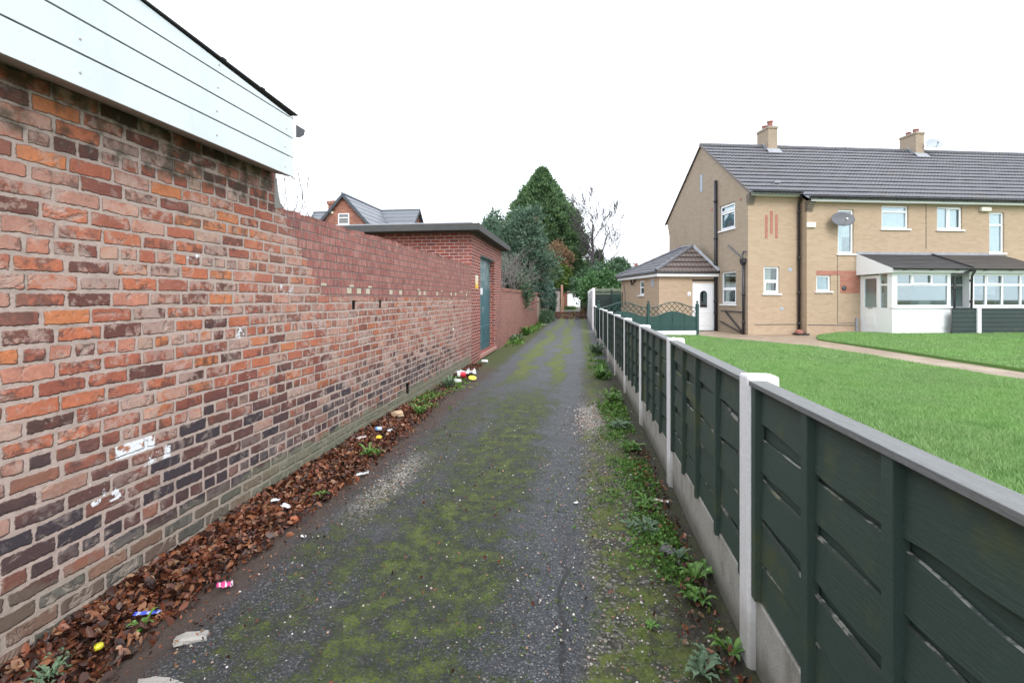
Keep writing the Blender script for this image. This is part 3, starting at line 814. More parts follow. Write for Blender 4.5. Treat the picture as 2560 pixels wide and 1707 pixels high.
b = MB(); b.box(-2.40, -1.64, 44.0, 45.0, 2.28, 2.47); child(b, 'cap', M['black'], gp, bevel=.03)
op = tag(empty('narrow_brick_pier', (-1.5, 44.4, 0)), 'narrow orange brick pier standing tight against the capped pier', 'pier')
b = MB(); b.box(-1.64, -1.44, 44.15, 44.6, .1, 2.80); b.box(-1.64, -1.34, 44.10, 44.65, .1, 1.65); child(b, 'shaft', M['orange_pillar'], op, bevel=.02)
fg = tag(empty('white_door_garage', (-.6, 68.5, .2)), 'small flat roofed garage with white up and over door closing the end of the lane', 'garage')
b = MB(); wall(b, lambda u, v, w: (u, 68.5 + w, v), -2.3, .75, 0, 2.45, [(-1.62, .45, .3, 2.28, .12)]); b.box(-2.3, -2.2, 68.501, 74, 0, 2.4); b.box(.65, .75, 68.501, 74, 0, 2.4)
child(b, 'wall', M['rust'], fg)
b = MB(); b.box(-2.4, .85, 68.3, 74.2, 2.451, 2.56); child(b, 'roof', M['concrete'], fg)
b = MB(); b.box(-1.61, .44, 68.56, 68.6, .31, 2.27)
for k in range(9): b.box(-1.5 + k * .21, -1.36 + k * .21, 68.545, 68.562, .4, 2.2)
child(b, 'garage_door', M['upvc'], fg)
b = MB(); b.box(.30, .44, 68.53, 68.544, .34, .58); child(b, 'reflector', plain('red_plastic', (.55, .03, .05), .4), fg)

# ------------------------------------------------------------------ lane fence: concrete posts, gravel boards, lap panels
fence = tag(empty('panel_fence', (.7, 2.25, 0)), 'low dark green lap panel fence with white concrete posts and gravel boards beside the lane', 'fence')
def post(x, y, top, parent, lean=0.0):
    b = MB(); c = .012; z = top - .009
    ring = [(x, y - .116 + c), (x + c, y - .116), (x + .128 - c, y - .116), (x + .128, y - .116 + c), (x + .128, y - c), (x + .128 - c, y), (x + c, y), (x, y - c)]
    cen = Vector((x + .064, y - .058, 0)); base = len(b.v); lv = [(-.15, 1.0), (z, 1.0), (top, .95)]
    for zz, s in lv:
        for (px, py) in ring: b.v.append((cen.x + (px - cen.x) * s + lean * zz, cen.y + (py - cen.y) * s, zz))
    for k in range(len(lv) - 1):
        for j in range(8):
            a = base + k * 8 + j; d = base + k * 8 + (j + 1) % 8
            b.f.append((a, d, d + 8, a + 8)); b.m.append(0)
    b.f.append(tuple(base + 16 + j for j in range(8))); b.m.append(0)
    # a small lump of cement on top where the post was cast
    b.lathe([(.020, 0), (.016, .006), (.001, .010)], (cen.x - .014 + lean * top, cen.y, top - .001), 10)
    o = b.build('post', M['post'], parent); o.matrix_parent_inverse = Matrix.Translation(-parent.location)
    return o
def panel(xa, ya, xb, yb, z0, z1, parent, seed, rows=5, nb=3, rail=True, fine=True):
    """one lap panel between two posts (far end a, near end b)"""
    r = np.random.default_rng(seed)
    n = 40 if fine else 10
    L = math.hypot(xb - xa, yb - ya)
    def P(t, w, z): return (xa + (xb - xa) * t - w, ya + (yb - ya) * t, z)
    h = (z1 - z0) / rows
    ts = np.linspace(0, 1, n)
    b = MB()
    # rear boards: one lapped sheet showing in the gaps
    for k in range(rows):
        zb = z0 + k * h - .03; zt = min(z0 + (k + 1) * h + .03, z1 - .004)
        o_ = .0105 if k % 2 else .0085
        b.poly([P(0, o_, zb if k else z0), P(1, o_, zb if k else z0), P(1, o_ - .004, zt), P(0, o_ - .004, zt)], 0)
        b.poly([P(0, -.004, zb if k else z0), P(1, -.004, zb if k else z0), P(1, -.004, zt), P(0, -.004, zt)], 0)
    # front boards with waney edges, worn bare along the top
    for k in range(rows):
        zb = z0 + k * h + .012; zt = z0 + (k + 1) * h - .030
        if k == rows - 1: zt = z1 - .003
        def wave(q, amp):
            return (fbm(ts * L * 1.5 + 31 * k + seed * 3 + q, ts * 0 + k + q, seed, 3) - .44) * amp + (fbm(ts * L * 8 + k + q, ts * 0 + k, seed + 5, 2) - .37) * .010
        wb = wave(0, .095) * (0 if k == 0 else 1); wt = wave(50, .080) * (0 if k == rows - 1 else 1)
        f0 = .029 + .004 * r.random(); f1 = .021 + .004 * r.random(); th = .009
        for i in range(n - 1):
            t0, t1 = ts[i], ts[i + 1]
            b0, b1, c0, c1 = zb + wb[i], zb + wb[i + 1], zt + wt[i], zt + wt[i + 1]
            b.poly([P(t0, f0, b0), P(t1, f0, b1), P(t1, f1, c1), P(t0, f1, c0)], 0)
            b.poly([P(t0, f0 - th, b0), P(t1, f0 - th, b1), P(t1, f0, b1), P(t0, f0, b0)], 0)
            b.poly([P(t0, f1, c0), P(t1, f1, c1), P(t1, f1 - th, c1 + .001), P(t0, f1 - th, c0 + .001)], 1)
            # lip where the paint has rubbed off
            wv = max(0.0, float(vnoise(np.array([t0 * L * 2.6 + k * 7.7]), np.array([seed * 1.3]), 3)[0]) - .55) * .030
            wv1 = max(0.0, float(vnoise(np.array([t1 * L * 2.6 + k * 7.7]), np.array([seed * 1.3]), 3)[0]) - .55) * .030
            if wv + wv1 > .0015 and k < rows - 1:
                b.poly([P(t0, f1 + .0016, c0 - wv - .0004), P(t1, f1 + .0016, c1 - wv1 - .0004), P(t1, f1 + .0008, c1), P(t0, f1 + .0008, c0)], 1)
    root = b.build('panel', [M['fence'], M['edge']], parent); root.matrix_parent_inverse = Matrix.Translation(-parent.location)
    for j in range(nb + 2):
        t = (j / (nb + 1)) if 0 < j < nb + 1 else (.016 if j == 0 else .984)
        if 0 < j < nb + 1: t += r.uniform(-.015, .015)
        hw = .021 / L
        b = MB()
        zl = z0 - (.02 if 0 < j < nb + 1 else .0)
        lo = [P(t - hw, .012, zl), P(t + hw, .012, zl), P(t + hw, .052, zl), P(t - hw, .052, zl)]
        hi = [(p[0], p[1], z1 - .001) for p in lo]
        b.hexa(lo + hi)
        b.build('batten', M['fence'], root, bevel=.003 if fine else 0)
    if rail:
        b = MB(); lo = [P(0.003, -.012, z1), P(.997, -.012, z1), P(.997, .060, z1), P(.003, .060, z1)]
        b.hexa(lo + [(p[0], p[1], z1 + .020) for p in lo]); b.build('cap_rail', M['rail'], root, bevel=.002)
    return root
NPOST = len(FX)
for k in range(NPOST): post(FX[k], Y0 + PITCH * k, 1.222 + .006 * random.uniform(-1, 1), fence)
for k in range(-1, NPOST - 1):
    ya = Y0 + PITCH * (k + 1) - .116; yb = Y0 + PITCH * k
    xa = FX[k + 1] + .062; xb = (FX[k] if k >= 0 else .70) + .062
    panel(xa, ya, xb, yb, .305, 1.185, fence, 100 + k, fine=(k < 3))
    b = MB(); q = .045
    b.hexa([(xa - .032, ya, -.12), (xb - .032, yb, -.12), (xb + .02, yb, -.12), (xa + .02, ya, -.12), (xa - .032, ya, .30), (xb - .032, yb, .30), (xb + .02, yb, .30), (xa + .02, ya, .30)])
    o = b.build('gravel_board', M['gravel_board'], fence, bevel=.006); o.matrix_parent_inverse = Matrix.Translation(-fence.location)
tf = tag(empty('tall_fence', (.66, 23.7, 0)), 'taller continuation of the lane fence with bright white posts beyond the low panels', 'fence')
for k in range(8): post(.655, 23.7 + PITCH * k, 2.06, tf)
for k in range(7):
    b = MB()
    for j in range(11): b.box(.70 + .004 * (j % 2), .74, 23.7 + PITCH * k, 23.7 + PITCH * (k + 1) - .116, .18 + j * .165, .18 + (j + 1) * .165)
    o = b.build('panel', M['green_dark'], tf); o.matrix_parent_inverse = Matrix.Translation(-tf.location)
# ------------------------------------------------------------------ the terrace: frame of reference
HA = R(13.1)
HP = Vector((5.985, 18.10, GZ))
def hw(a, b, z=0.0):     # house frame -> world
    return HP + Vector((a * math.cos(HA) - b * math.sin(HA), a * math.sin(HA) + b * math.cos(HA), z))

def tile_roof(name, parent, O, U, Sx, L, W, mat, course=.33, pitch=.15, amp=.020, clip=(), keep=None, roll=True, phase=0.0, thick=1.0):
    O = Vector(O); U = Vector(U).normalized(); Sx = Vector(Sx).normalized(); N = U.cross(Sx).normalized()
    if N.z < 0: N = -N
    nu = int(L / (pitch / 6)) + 1 if roll else max(2, int(L / .3))
    us = np.linspace(0, L, nu)
    ph = us + phase
    prof = amp * np.clip(np.cos(2 * np.pi * ph / pitch), 0, 1) ** 2 if roll else 0 * us
    rows = []; n = int(math.ceil(W / course))
    for k in range(n):          # each course: shadow gap, nose, then the tile running up under the next
        s0 = k * course; s1 = min((k + 1) * course, W)
        j = (vnoise(ph / pitch * .5 + 40, us * 0 + k, 5) - .5) * .008
        nose = .022 if roll else .012
        if k: rows.append((s0 + .012, .006 + prof * .8))
        rows.append((s0 - nose, .030 * thick + prof + j)); rows.append((s0 - nose + .002, (.044) * thick + prof + j)); rows.append((s1 + (.012 if k < n - 1 else 0), .010 + prof * .9 + j * .3))
    P = np.zeros((len(rows), nu, 3))
    for i, (s, h) in enumerate(rows):
        P[i] = np.array(O)[None] + us[:, None] * np.array(U)[None] + s * np.array(Sx)[None] + h[:, None] * np.array(N)[None] if not np.isscalar(h) else np.array(O)[None] + us[:, None] * np.array(U)[None] + s * np.array(Sx)[None] + h * np.array(N)[None]
    o = gridmesh(name, P, mat, parent, smooth=False)
    if clip or keep:
        bm = bmesh.new(); bm.from_mesh(o.data)
        for co, no in clip: bmesh.ops.bisect_plane(bm, geom=bm.verts[:] + bm.edges[:] + bm.faces[:], plane_co=co, plane_no=no, clear_outer=True)
        if keep:
            dead = [f for f in bm.faces if not keep(f.calc_center_median())]
            bmesh.ops.delete(bm, geom=dead, context='FACES')
        bm.to_mesh(o.data); bm.free()
    return o

def window(parent, mp, u0, u1, v0, v1, vert=(), horiz=(), fw=.062, rec=.05, sill=True, curtain=None, sash=(), name='window', depth=.5, gap=None):
    """frame with panes between its bars, sill and what hangs behind; mp(u,v,w) with w going inwards"""
    q = lambda x, y, z: mp(x, z, y)
    b = MB(); w0, w1 = rec, rec + .06
    us = [u0 + fw, *vert, u1 - fw]; vs = [v0 + fw, *horiz, v1 - fw]
    for x in (u0, u1 - fw): b.box(x, x + fw, w0, w1, v0, v1, mp=q)
    for z in (v0, v1 - fw): b.box(u0 + fw, u1 - fw, w0, w1, z, z + fw, mp=q)
    for x in vert: b.box(x - .03, x + .03, w0 + .002, w1 - .002, v0 + fw, v1 - fw, mp=q)
    for z in horiz: b.box(u0 + fw, u1 - fw, w0 + .001, w1 - .001, z - .032, z + .032, mp=q)
    for (a, c, d, e) in sash:
        t = .045
        for x in (a, c - t): b.box(x, x + t, w0 - .022, w0 + .012, d, e, mp=q)
        for z in (d, e - t): b.box(a + t, c - t, w0 - .022, w0 + .012, z, z + t, mp=q)
    f = b.build(name, M['upvc'], parent, bevel=.004)
    b = MB(); b.box(u0 + fw, u1 - fw, w0 + .030, w0 + .034, v0 + fw, v1 - fw, mp=q); b.build('pane', M['glass'], f)
    if sill:
        b = MB(); b.box(u0 - .06, u1 + .07, -.055, rec + .02, v0 - .055, v0 - .002, mp=q); b.build('sill', M['upvc'], f, bevel=.006)
    if curtain:
        mat, spans = curtain
        b = MB()
        for (a, c, d, e) in spans:
            n = max(4, int((c - a) / .03)); pt = []
            for i in range(n + 1):
                u = a + (c - a) * i / n; pt.append((u, .125 + .012 * math.sin(i * 1.9) + .01 * math.sin(i * .7)))
            for (p, s) in zip(pt, pt[1:]): b.poly([mp(p[0], d, p[1]), mp(s[0], d, s[1]), mp(s[0], e, s[1]), mp(p[0], e, p[1])])
        b.build('curtain', M[mat], f, flip=True)
    return f

def chimney(parent, x0, x1, y0, y1, zb, zt, pots, dish=False):
    b = MB(); b.box(x0, x1, y0, y1, zb, zt - .10); b.box(x0 - .03, x1 + .03, y0 - .03, y1 + .03, zt - .099, zt - .05)
    c = b.build('chimney', M['buff_gable'], parent)
    b = MB(); b.box(x0 - .015, x1 + .015, y0 - .015, y1 + .015, zt - .049, zt)
    b.build('cement_cap', M['concrete'], c, bevel=.01)
    for (y, r, h) in pots:
        b = MB(); xc = (x0 + x1) / 2
        b.lathe([(r, 0), (r * .92, h * .75), (r * 1.08, h * .8), (r * 1.08, h), (r * .8, h), (r * .75, h * .3)], (xc, y, zt), 14)
        b.build('chimney_pot', M['pot'], c, smooth=False)
    b = MB()     # lead skirt
    rz = lambda y: 7.865 - .77 * abs(y - 3.45)
    b.prism([(x0 - .10, y0 - .20, rz(y0 - .20) + .06), (x1 + .12, y0 - .20, rz(y0 - .20) + .06), (x1 + .08, y0 - .004, rz(y0) + .13), (x0 - .08, y0 - .004, rz(y0) + .13)], (0, 0, .012))
    b.prism([(x0 - .012, y0 - .1, rz(y0 - .1) + .03), (x0 - .012, y0 - .1, rz(y0 - .1) + .12), (x0 - .012, 3.45, rz(3.45) + .18), (x0 - .012, 3.45, rz(3.45) + .02)], (.010, 0, 0))
    b.build('flashing', M['lead'], c)
    return c

def dish(parent, c, rad, out, tilt_axis, mat, arm):
    """oval satellite dish: shallow bowl looking along out"""
    out = Vector(out).normalized(); rot = out.to_track_quat('Z', 'Y').to_matrix()
    b = MB(); prof = [(.001, -.055), (rad * .5, -.042), (rad * .85, -.012), (rad, 0), (rad, .008), (rad * .84, -.004), (rad * .5, -.034), (.001, -.047)]
    base = len(b.v); b.lathe([(r, z) for r, z in prof], (0, 0, 0), 24)
    b.v = [tuple(Vector(c) + rot @ Vector((v[0] * 1.15, v[1] * .82, v[2]))) for v in b.v]
    d = b.build('satellite_dish', mat, parent, smooth=True)
    b = MB(); lnb = Vector(c) + out * rad * .75 + Vector((0, 0, -rad * .35))
    b.tube([Vector(c) + rot @ Vector((0, -rad * .75, 0)), lnb], .012, 6); b.obox(lnb, (.05, .05, .09), rot)
    b.tube([Vector(c) - out * .05, Vector(arm)], .018, 6)
    b.build('dish_arm', M['galv'], d)
    return d

SL = .77; RIDGE = 7.86; RY = 3.45
roof_z = lambda y: RIDGE - SL * abs(y - RY)
fac = lambda u, v, w: (u, 0 + w, v)
main = lambda u, v, w: (u, -.35 + w, v)
gab = lambda u, v, w: (w, u, v)
cosr = 1 / math.hypot(1, SL)

# ------------------------------------------------------------------ house A
hA = tag(empty('terraced_house', HP, HA), 'end buff brick house with exposed gable wall, black soil stack and tall stair window', 'house')
b = MB()
wall(b, fac, 0.0, 1.97, -.1, 5.02, [(.59, 1.185, 1.478, 2.44, .09)])
wall(b, main, 1.97, 6.56, -.1, 4.74, [(3.146, 3.747, 2.895, 4.466, .09), (4.827, 5.871, 3.803, 4.635, .09), (2.334, 2.875, 1.555, 2.124, .09)])
b.poly([(1.97, -.35, -.1), (1.97, 0, -.1), (1.97, 0, 5.0), (1.97, -.35, 4.74)])
b.poly([(0, 6.75, -.1), (20, 6.75, -.1), (20, 6.75, 5.3), (0, 6.75, 5.3)])
b.build('wall', M['buff_brick'], hA, flip=True)
b = MB()
wall(b, gab, 0.0, 6.75, -.1, 4.95, [(.84, 1.93, 3.955, 4.94, .09), (.775, 1.81, 1.08, 2.33, .09)])
b.poly([(0, 0, 4.95), (0, 6.75, 4.95), (0, 7.02, roof_z(7.02)), (0, RY, RIDGE), (0, -.12, roof_z(-.12))])
b.poly([(.2, 6.75, 4.4), (0, 6.75, 4.4), (0, 7.02, roof_z(7.02)), (.2, 7.02, roof_z(7.02))])
b.poly([(0, 6.75, 4.4), (0, 7.02, roof_z(7.02)), (0, 6.75, 4.95)])
b.build('gable_wall', M['buff_gable'], hA, flip=True)
for (x0, x1, y0, zt) in ((.0, .21, 0, 5.02), (1.97, 2.18, -.35, 4.75)):
    b = MB()      # corbelled brick kneelers under the eaves, blackened
    for k in range(5):
        b.box(x0 - .012 - .002 * k, x1, y0 - .030 - .032 * k, y0 + .08, zt - .375 + k * .075, zt - .375 + (k + 1) * .075 - .006)
    b.build('kneeler', M['buff_sooty'], hA)
b = MB()
for (x, z0, z1) in ((.64, 3.45, 4.29), (.832, 3.62, 4.445), (1.025, 3.455, 4.30)): b.box(x, x + .098, -.008, .05, z0, z1)
b.build('brick_strip', M['red_panel'], hA)
b = MB(); b.box(2.334, 3.86, -.357, -.3, 2.13, 2.285); b.box(3.235, 3.98, -.357, -.3, 1.48, 2.115)
b.build('brick_panel', M['red_panel'], hA)
b = MB()
for (y, z, s) in ((.46, 4.93, .10), (2.55, 4.95, .11)): b.box(-.012, .02, y - s / 2, y + s / 2, z - s / 2, z + s / 2)
b.build('air_brick', M['red_panel'], hA)
b = MB(); b.box(-.012, .02, 3.33, 3.54, 5.86, 6.60); b.build('slit_vent', M['dish_pale'], hA)
for (nm, a, c, dd) in (('a', 0, 0, 0),):
    window(hA, fac, .59, 1.185, 1.478, 2.44, horiz=(1.93,), curtain=('drape', [(.6, .95, 1.5, 2.4)]), sash=((.645, 1.13, 1.535, 1.905),))
    window(hA, main, 3.146, 3.747, 2.895, 4.466, curtain=('net', [(3.18, 3.72, 3.5, 4.45), (3.18, 3.40, 2.92, 3.5)]))
    window(hA, main, 4.827, 5.871, 3.803, 4.635, horiz=(4.42,), curtain=('net', [(4.9, 5.8, 3.82, 4.62)]))
    window(hA, main, 2.334, 2.875, 1.555, 2.124, curtain=('blind', [(2.36, 2.85, 1.57, 2.1)]))
    window(hA, gab, .84, 1.93, 3.955, 4.94, horiz=(4.64,), curtain=('blind', [(.86, 1.9, 3.98, 4.92)]), sash=((.89, 1.88, 4.0, 4.615), (.89, 1.88, 4.665, 4.89)))
    window(hA, gab, .775, 1.81, 1.08, 2.33, horiz=(1.69,), curtain=('drape', [(.8, 1.0, 1.1, 2.3), (1.45, 1.78, 1.1, 2.3)]), sash=((.825, 1.76, 1.13, 1.66),))
y0 = -.58
def house_front(name, parent, xa, xb, keep=None):
    return tile_roof(name, parent, (xa, y0, roof_z(y0)), (1, 0, 0), (0, 1, SL), xb - xa, (RY - y0) / cosr, M['roof_tile'], keep=keep, phase=xa)
rf = house_front('roof', hA, -.06, 6.56, keep=lambda c: not (c.x < 1.84 and c.y < -.24))
b = MB(); b.poly([(-.06, 7.15, roof_z(7.15)), (20, 7.15, roof_z(7.15)), (20, RY, RIDGE), (-.06, RY, RIDGE)])
b.poly([(-.05, -.22, roof_z(-.22) - .01), (20, -.22, roof_z(-.22) - .01), (20, RY, RIDGE - .01), (-.05, RY, RIDGE - .01)])
b.build('rear_slope', M['roof_tile'], rf)
b = MB()
for k in range(15): b.tube([(-.06 + .44 * k, RY, RIDGE + .012), (-.06 + .44 * k + .432, RY, RIDGE + .016)], .095, 10)
b.build('ridge_tiles', M['roof_tile'], rf)
b = MB(); b.prism([(-.068, -.22, roof_z(-.22) - .045), (-.068, RY, RIDGE - .045), (-.068, RY, RIDGE + .03), (-.068, -.22, roof_z(-.22) + .03)], (.05, 0, 0))
b.prism([(-.068, 7.15, roof_z(7.15) - .045), (-.068, RY, RIDGE - .045), (-.068, RY, RIDGE + .03), (-.068, 7.15, roof_z(7.15) + .03)], (.05, 0, 0))
b.build('verge', M['roof_tile_brown'], rf)
b = MB(); b.box(1.22, 1.44, .3, .5, roof_z(.4) + .02, roof_z(.4) + .10); b.build('roof_vent', M['lead'], rf)
chimney(hA, 2.75, 3.16, 3.02, 3.82, 6.9, 8.63, [(3.22, .115, .27), (3.60, .105, .20)])
def gutter(parent, xa, xb, y, z, ends=True):
    b = MB(); n = 7; pr = [(y - .055 + .055 * math.cos(math.pi * k / n), z - .055 * math.sin(math.pi * k / n)) for k in range(n + 1)]
    pr = [(p - .055, q) for p, q in pr]
    b.prism([(xa, p, q) for p, q in pr] , (xb - xa, 0, 0))
    x = xa + .4
    while x < xb: b.box(x, x + .04, y - .115, y - .0, z - .062, z + .004); x += .95
    return b.build('gutter', M['black_plastic'], parent)
def fascia(parent, xa, xb, y, z0, z1):
    b = MB(); b.box(xa, xb, y - .02, y, z0, z1); b.box(xa, xb, y + .001, y + .23, z0 + .002, z0 + .012); return b.build('fascia', M['upvc'], parent)
fascia(hA, .02, 1.84, -.16, 4.945, 5.05); gutter(hA, -.03, 1.86, -.185, 5.075)
fascia(hA, 1.99, 6.56, -.535, 4.70, 4.825); gutter(hA, 1.86, 6.56, -.56, 4.85)
def downpipe(parent, pts, r, name='downpipe', clips=()):
    b = MB(); b.tube(pts, r, 10)
    for (x, y, z) in clips: b.lathe([(r, -.04), (r + .014, -.035), (r + .014, .035), (r, .04)], (x, y, z), 12)
    return b.build(name, M['black_plastic'], parent, smooth=True)
downpipe(hA, [(1.88, -.25, 5.0), (1.88, -.20, 4.9), (1.88, -.075, 4.72), (1.88, -.075, .02)], .040, clips=[(1.88, -.075, z) for z in (4.4, 2.75, 1.5, .4)])
downpipe(hA, [(-.075, 2.13, 6.02), (-.075, 2.10, .0)], .062, 'soil_stack', [(-.075, 2.12, z) for z in (5.2, 3.7, 2.7, 2.55, 1.2, .75)])
hp = downpipe(hA, [(-.06, .20, 2.70), (-.06, .20, .0)], .042, 'waste_pipe', [(-.06, .20, z) for z in (1.45, .45)])
b = MB(); b.box(-.13, -.005, .09, .31, 2.60, 2.74); b.prism([(-.13, .11, 2.6), (-.13, .29, 2.6), (-.13, .24, 2.50), (-.13, .16, 2.50)], (.12, 0, 0)); b.build('hopper', M['black_plastic'], hp)
b = MB(); b.tube([(-.05, 1.24, 3.33), (-.06, .62, 2.97), (-.06, .25, 2.78)], .026, 8); b.tube([(-.05, .05, 2.98), (-.09, .12, 3.0), (-.09, .2, 2.86)], .03, 8); b.build('branch_pipe', M['dish_grey'], hp)
b = MB(); b.tube([(-.05, .24, .80), (-.05, 1.75, .82)], .022, 8); b.tube([(-.05, 1.42, .79), (-.05, .35, .12)], .032, 8); b.tube([(-.05, 1.82, .40), (-.05, .35, .05)], .026, 8); b.build('drain_pipe', M['black_plastic'], hp)
b = MB(); b.tube([(.25, -.012, .36), (1.8, -.012, .375)], .010, 6); b.tube([(2.0, -.362, .37), (3.82, -.362, .345)], .010, 6); b.tube([(3.13, -.36, 2.85), (3.13, -.36, .44), (3.13, -.36, .42), (3.82, -.36, .44)], .006, 6)
b.build('cable', M['dish_grey'], hA)
b = MB(); b.box(3.80, 3.88, -.42, -.352, .02, .60); b.build('meter_duct', M['lead'], hA, bevel=.01)
b = MB(); b.box(1.94, 2.27, -.42, -.352, 3.80, 3.985); b.build('alarm_box', M['cream'], hA, bevel=.02)
b = MB(); b.lathe([(.085, 0), (.085, .02), (.065, .03), (.001, .03)], (3.375, -.353, 1.67), 20, 0, Matrix.Rotation(R(90), 3, 'X')); b.lathe([(.05, .03), (.04, .036), (.001, .036)], (3.375, -.353, 1.67), 16, 1, Matrix.Rotation(R(90), 3, 'X'))
b.build('wall_plaque', [M['black_plastic'], M['dish_grey']], hA)
b = MB(); b.box(1.52, 1.66, -.010, .02, 2.28, 2.40); b.lathe([(.07, 0), (.06, .012), (.001, .012)], (1.27, -.002, .93), 12, 0, Matrix.Rotation(R(90), 3, 'X')); b.build('vent_cover', M['dish_pale'], hA)
b = MB(); b.box(1.62, 2.02, -.42, -.10, .0, .06); b.lathe([(.14, .06), (.13, .14), (.05, .19), (.001, .2)], (1.78, -.22, 0), 10, 1); b.build('drain_cover', [M['black'], M['pot']], hA)
dish(hA, (3.08, -.66, 4.07), .33, (-.22, -.92, .30), 0, M['dish_grey'], (3.05, -.36, 3.92))

# ------------------------------------------------------------------ house B
hB = tag(empty('terraced_house', hw(6.56, -.35), HA), 'next buff brick house along, satellite dish on its chimney, brown felt porch roof', 'house')
OB = Vector((6.56, -.35, 0))
def shift(mp): return lambda u, v, w: tuple(Vector(mp(u, v, w)) - OB)
def toB(o): o.matrix_parent_inverse = Matrix.Translation(-OB); return o
mB = shift(main)
b = MB()
wall(b, mB, 6.562, 20.0, -.1, 4.74, [(6.997, 8.0, 3.798, 4.628, .09), (9.093, 9.695, 2.965, 4.467, .09)])
b.poly([tuple(Vector(p) - OB) for p in ((20, -.35, -.1), (20, 6.75, -.1), (20, 6.75, 5.0), (20, RY, 7.8), (20, -.35, 4.9))])
b.build('wall', M['buff_brick'], hB, flip=True)
window(hB, mB, 6.997, 8.0, 3.798, 4.628, vert=(7.46,), curtain=('net', [(7.03, 7.97, 3.82, 4.6)]), sash=((7.48, 7.955, 3.845, 4.58),))
window(hB, mB, 9.093, 9.695, 2.965, 4.467, horiz=(4.0,), curtain=('net', [(9.12, 9.67, 3.0, 4.44)]))
rB = toB(house_front('roof', hB, 6.560, 20.0))
b = MB()
for k in range(30): b.tube([(6.562 + .44 * k, RY, RIDGE + .012), (6.562 + .44 * k + .432, RY, RIDGE + .016)], .095, 10)
b.build('ridge_tiles', M['roof_tile'], rB)
toB(fascia(hB, 6.562, 20.0, -.535, 4.70, 4.825)); toB(gutter(hB, 6.562, 20.0, -.56, 4.85))
cB = toB(chimney(hB, 9.57, 9.96, 3.02, 3.82, 6.9, 8.60, [(3.22, .115, .17), (3.58, .105, .15)]))
dB = toB(dish(hB, (10.27, 2.85, 8.05), .31, (-.15, -.90, .38), 0, M['dish_pale'], (9.98, 3.1, 7.95)))
b = MB(); b.tube([(10.0, 3.5, 7.6), (10.75, 3.6, 9.1), (10.75, 3.6, 9.85)], .014, 6)
for z, l in ((9.5, .34), (9.68, .32)): b.tube([(10.75 - l / 2, 3.45, z - .03), (10.75 + l / 2, 3.75, z + .04)], .018, 6)
toB(b.build('television_aerial', M['galv'], hB))
b = MB(); b.box(8.66, 9.06, -.47, -.352, 4.47, 4.63); toB(b.build('alarm_box', M['cream'], hB, bevel=.03))
b = MB(); b.box(6.545, 6.575, -.358, -.33, 3.1, 4.72); toB(b.build('party_joint', M['buff_sooty'], hB))

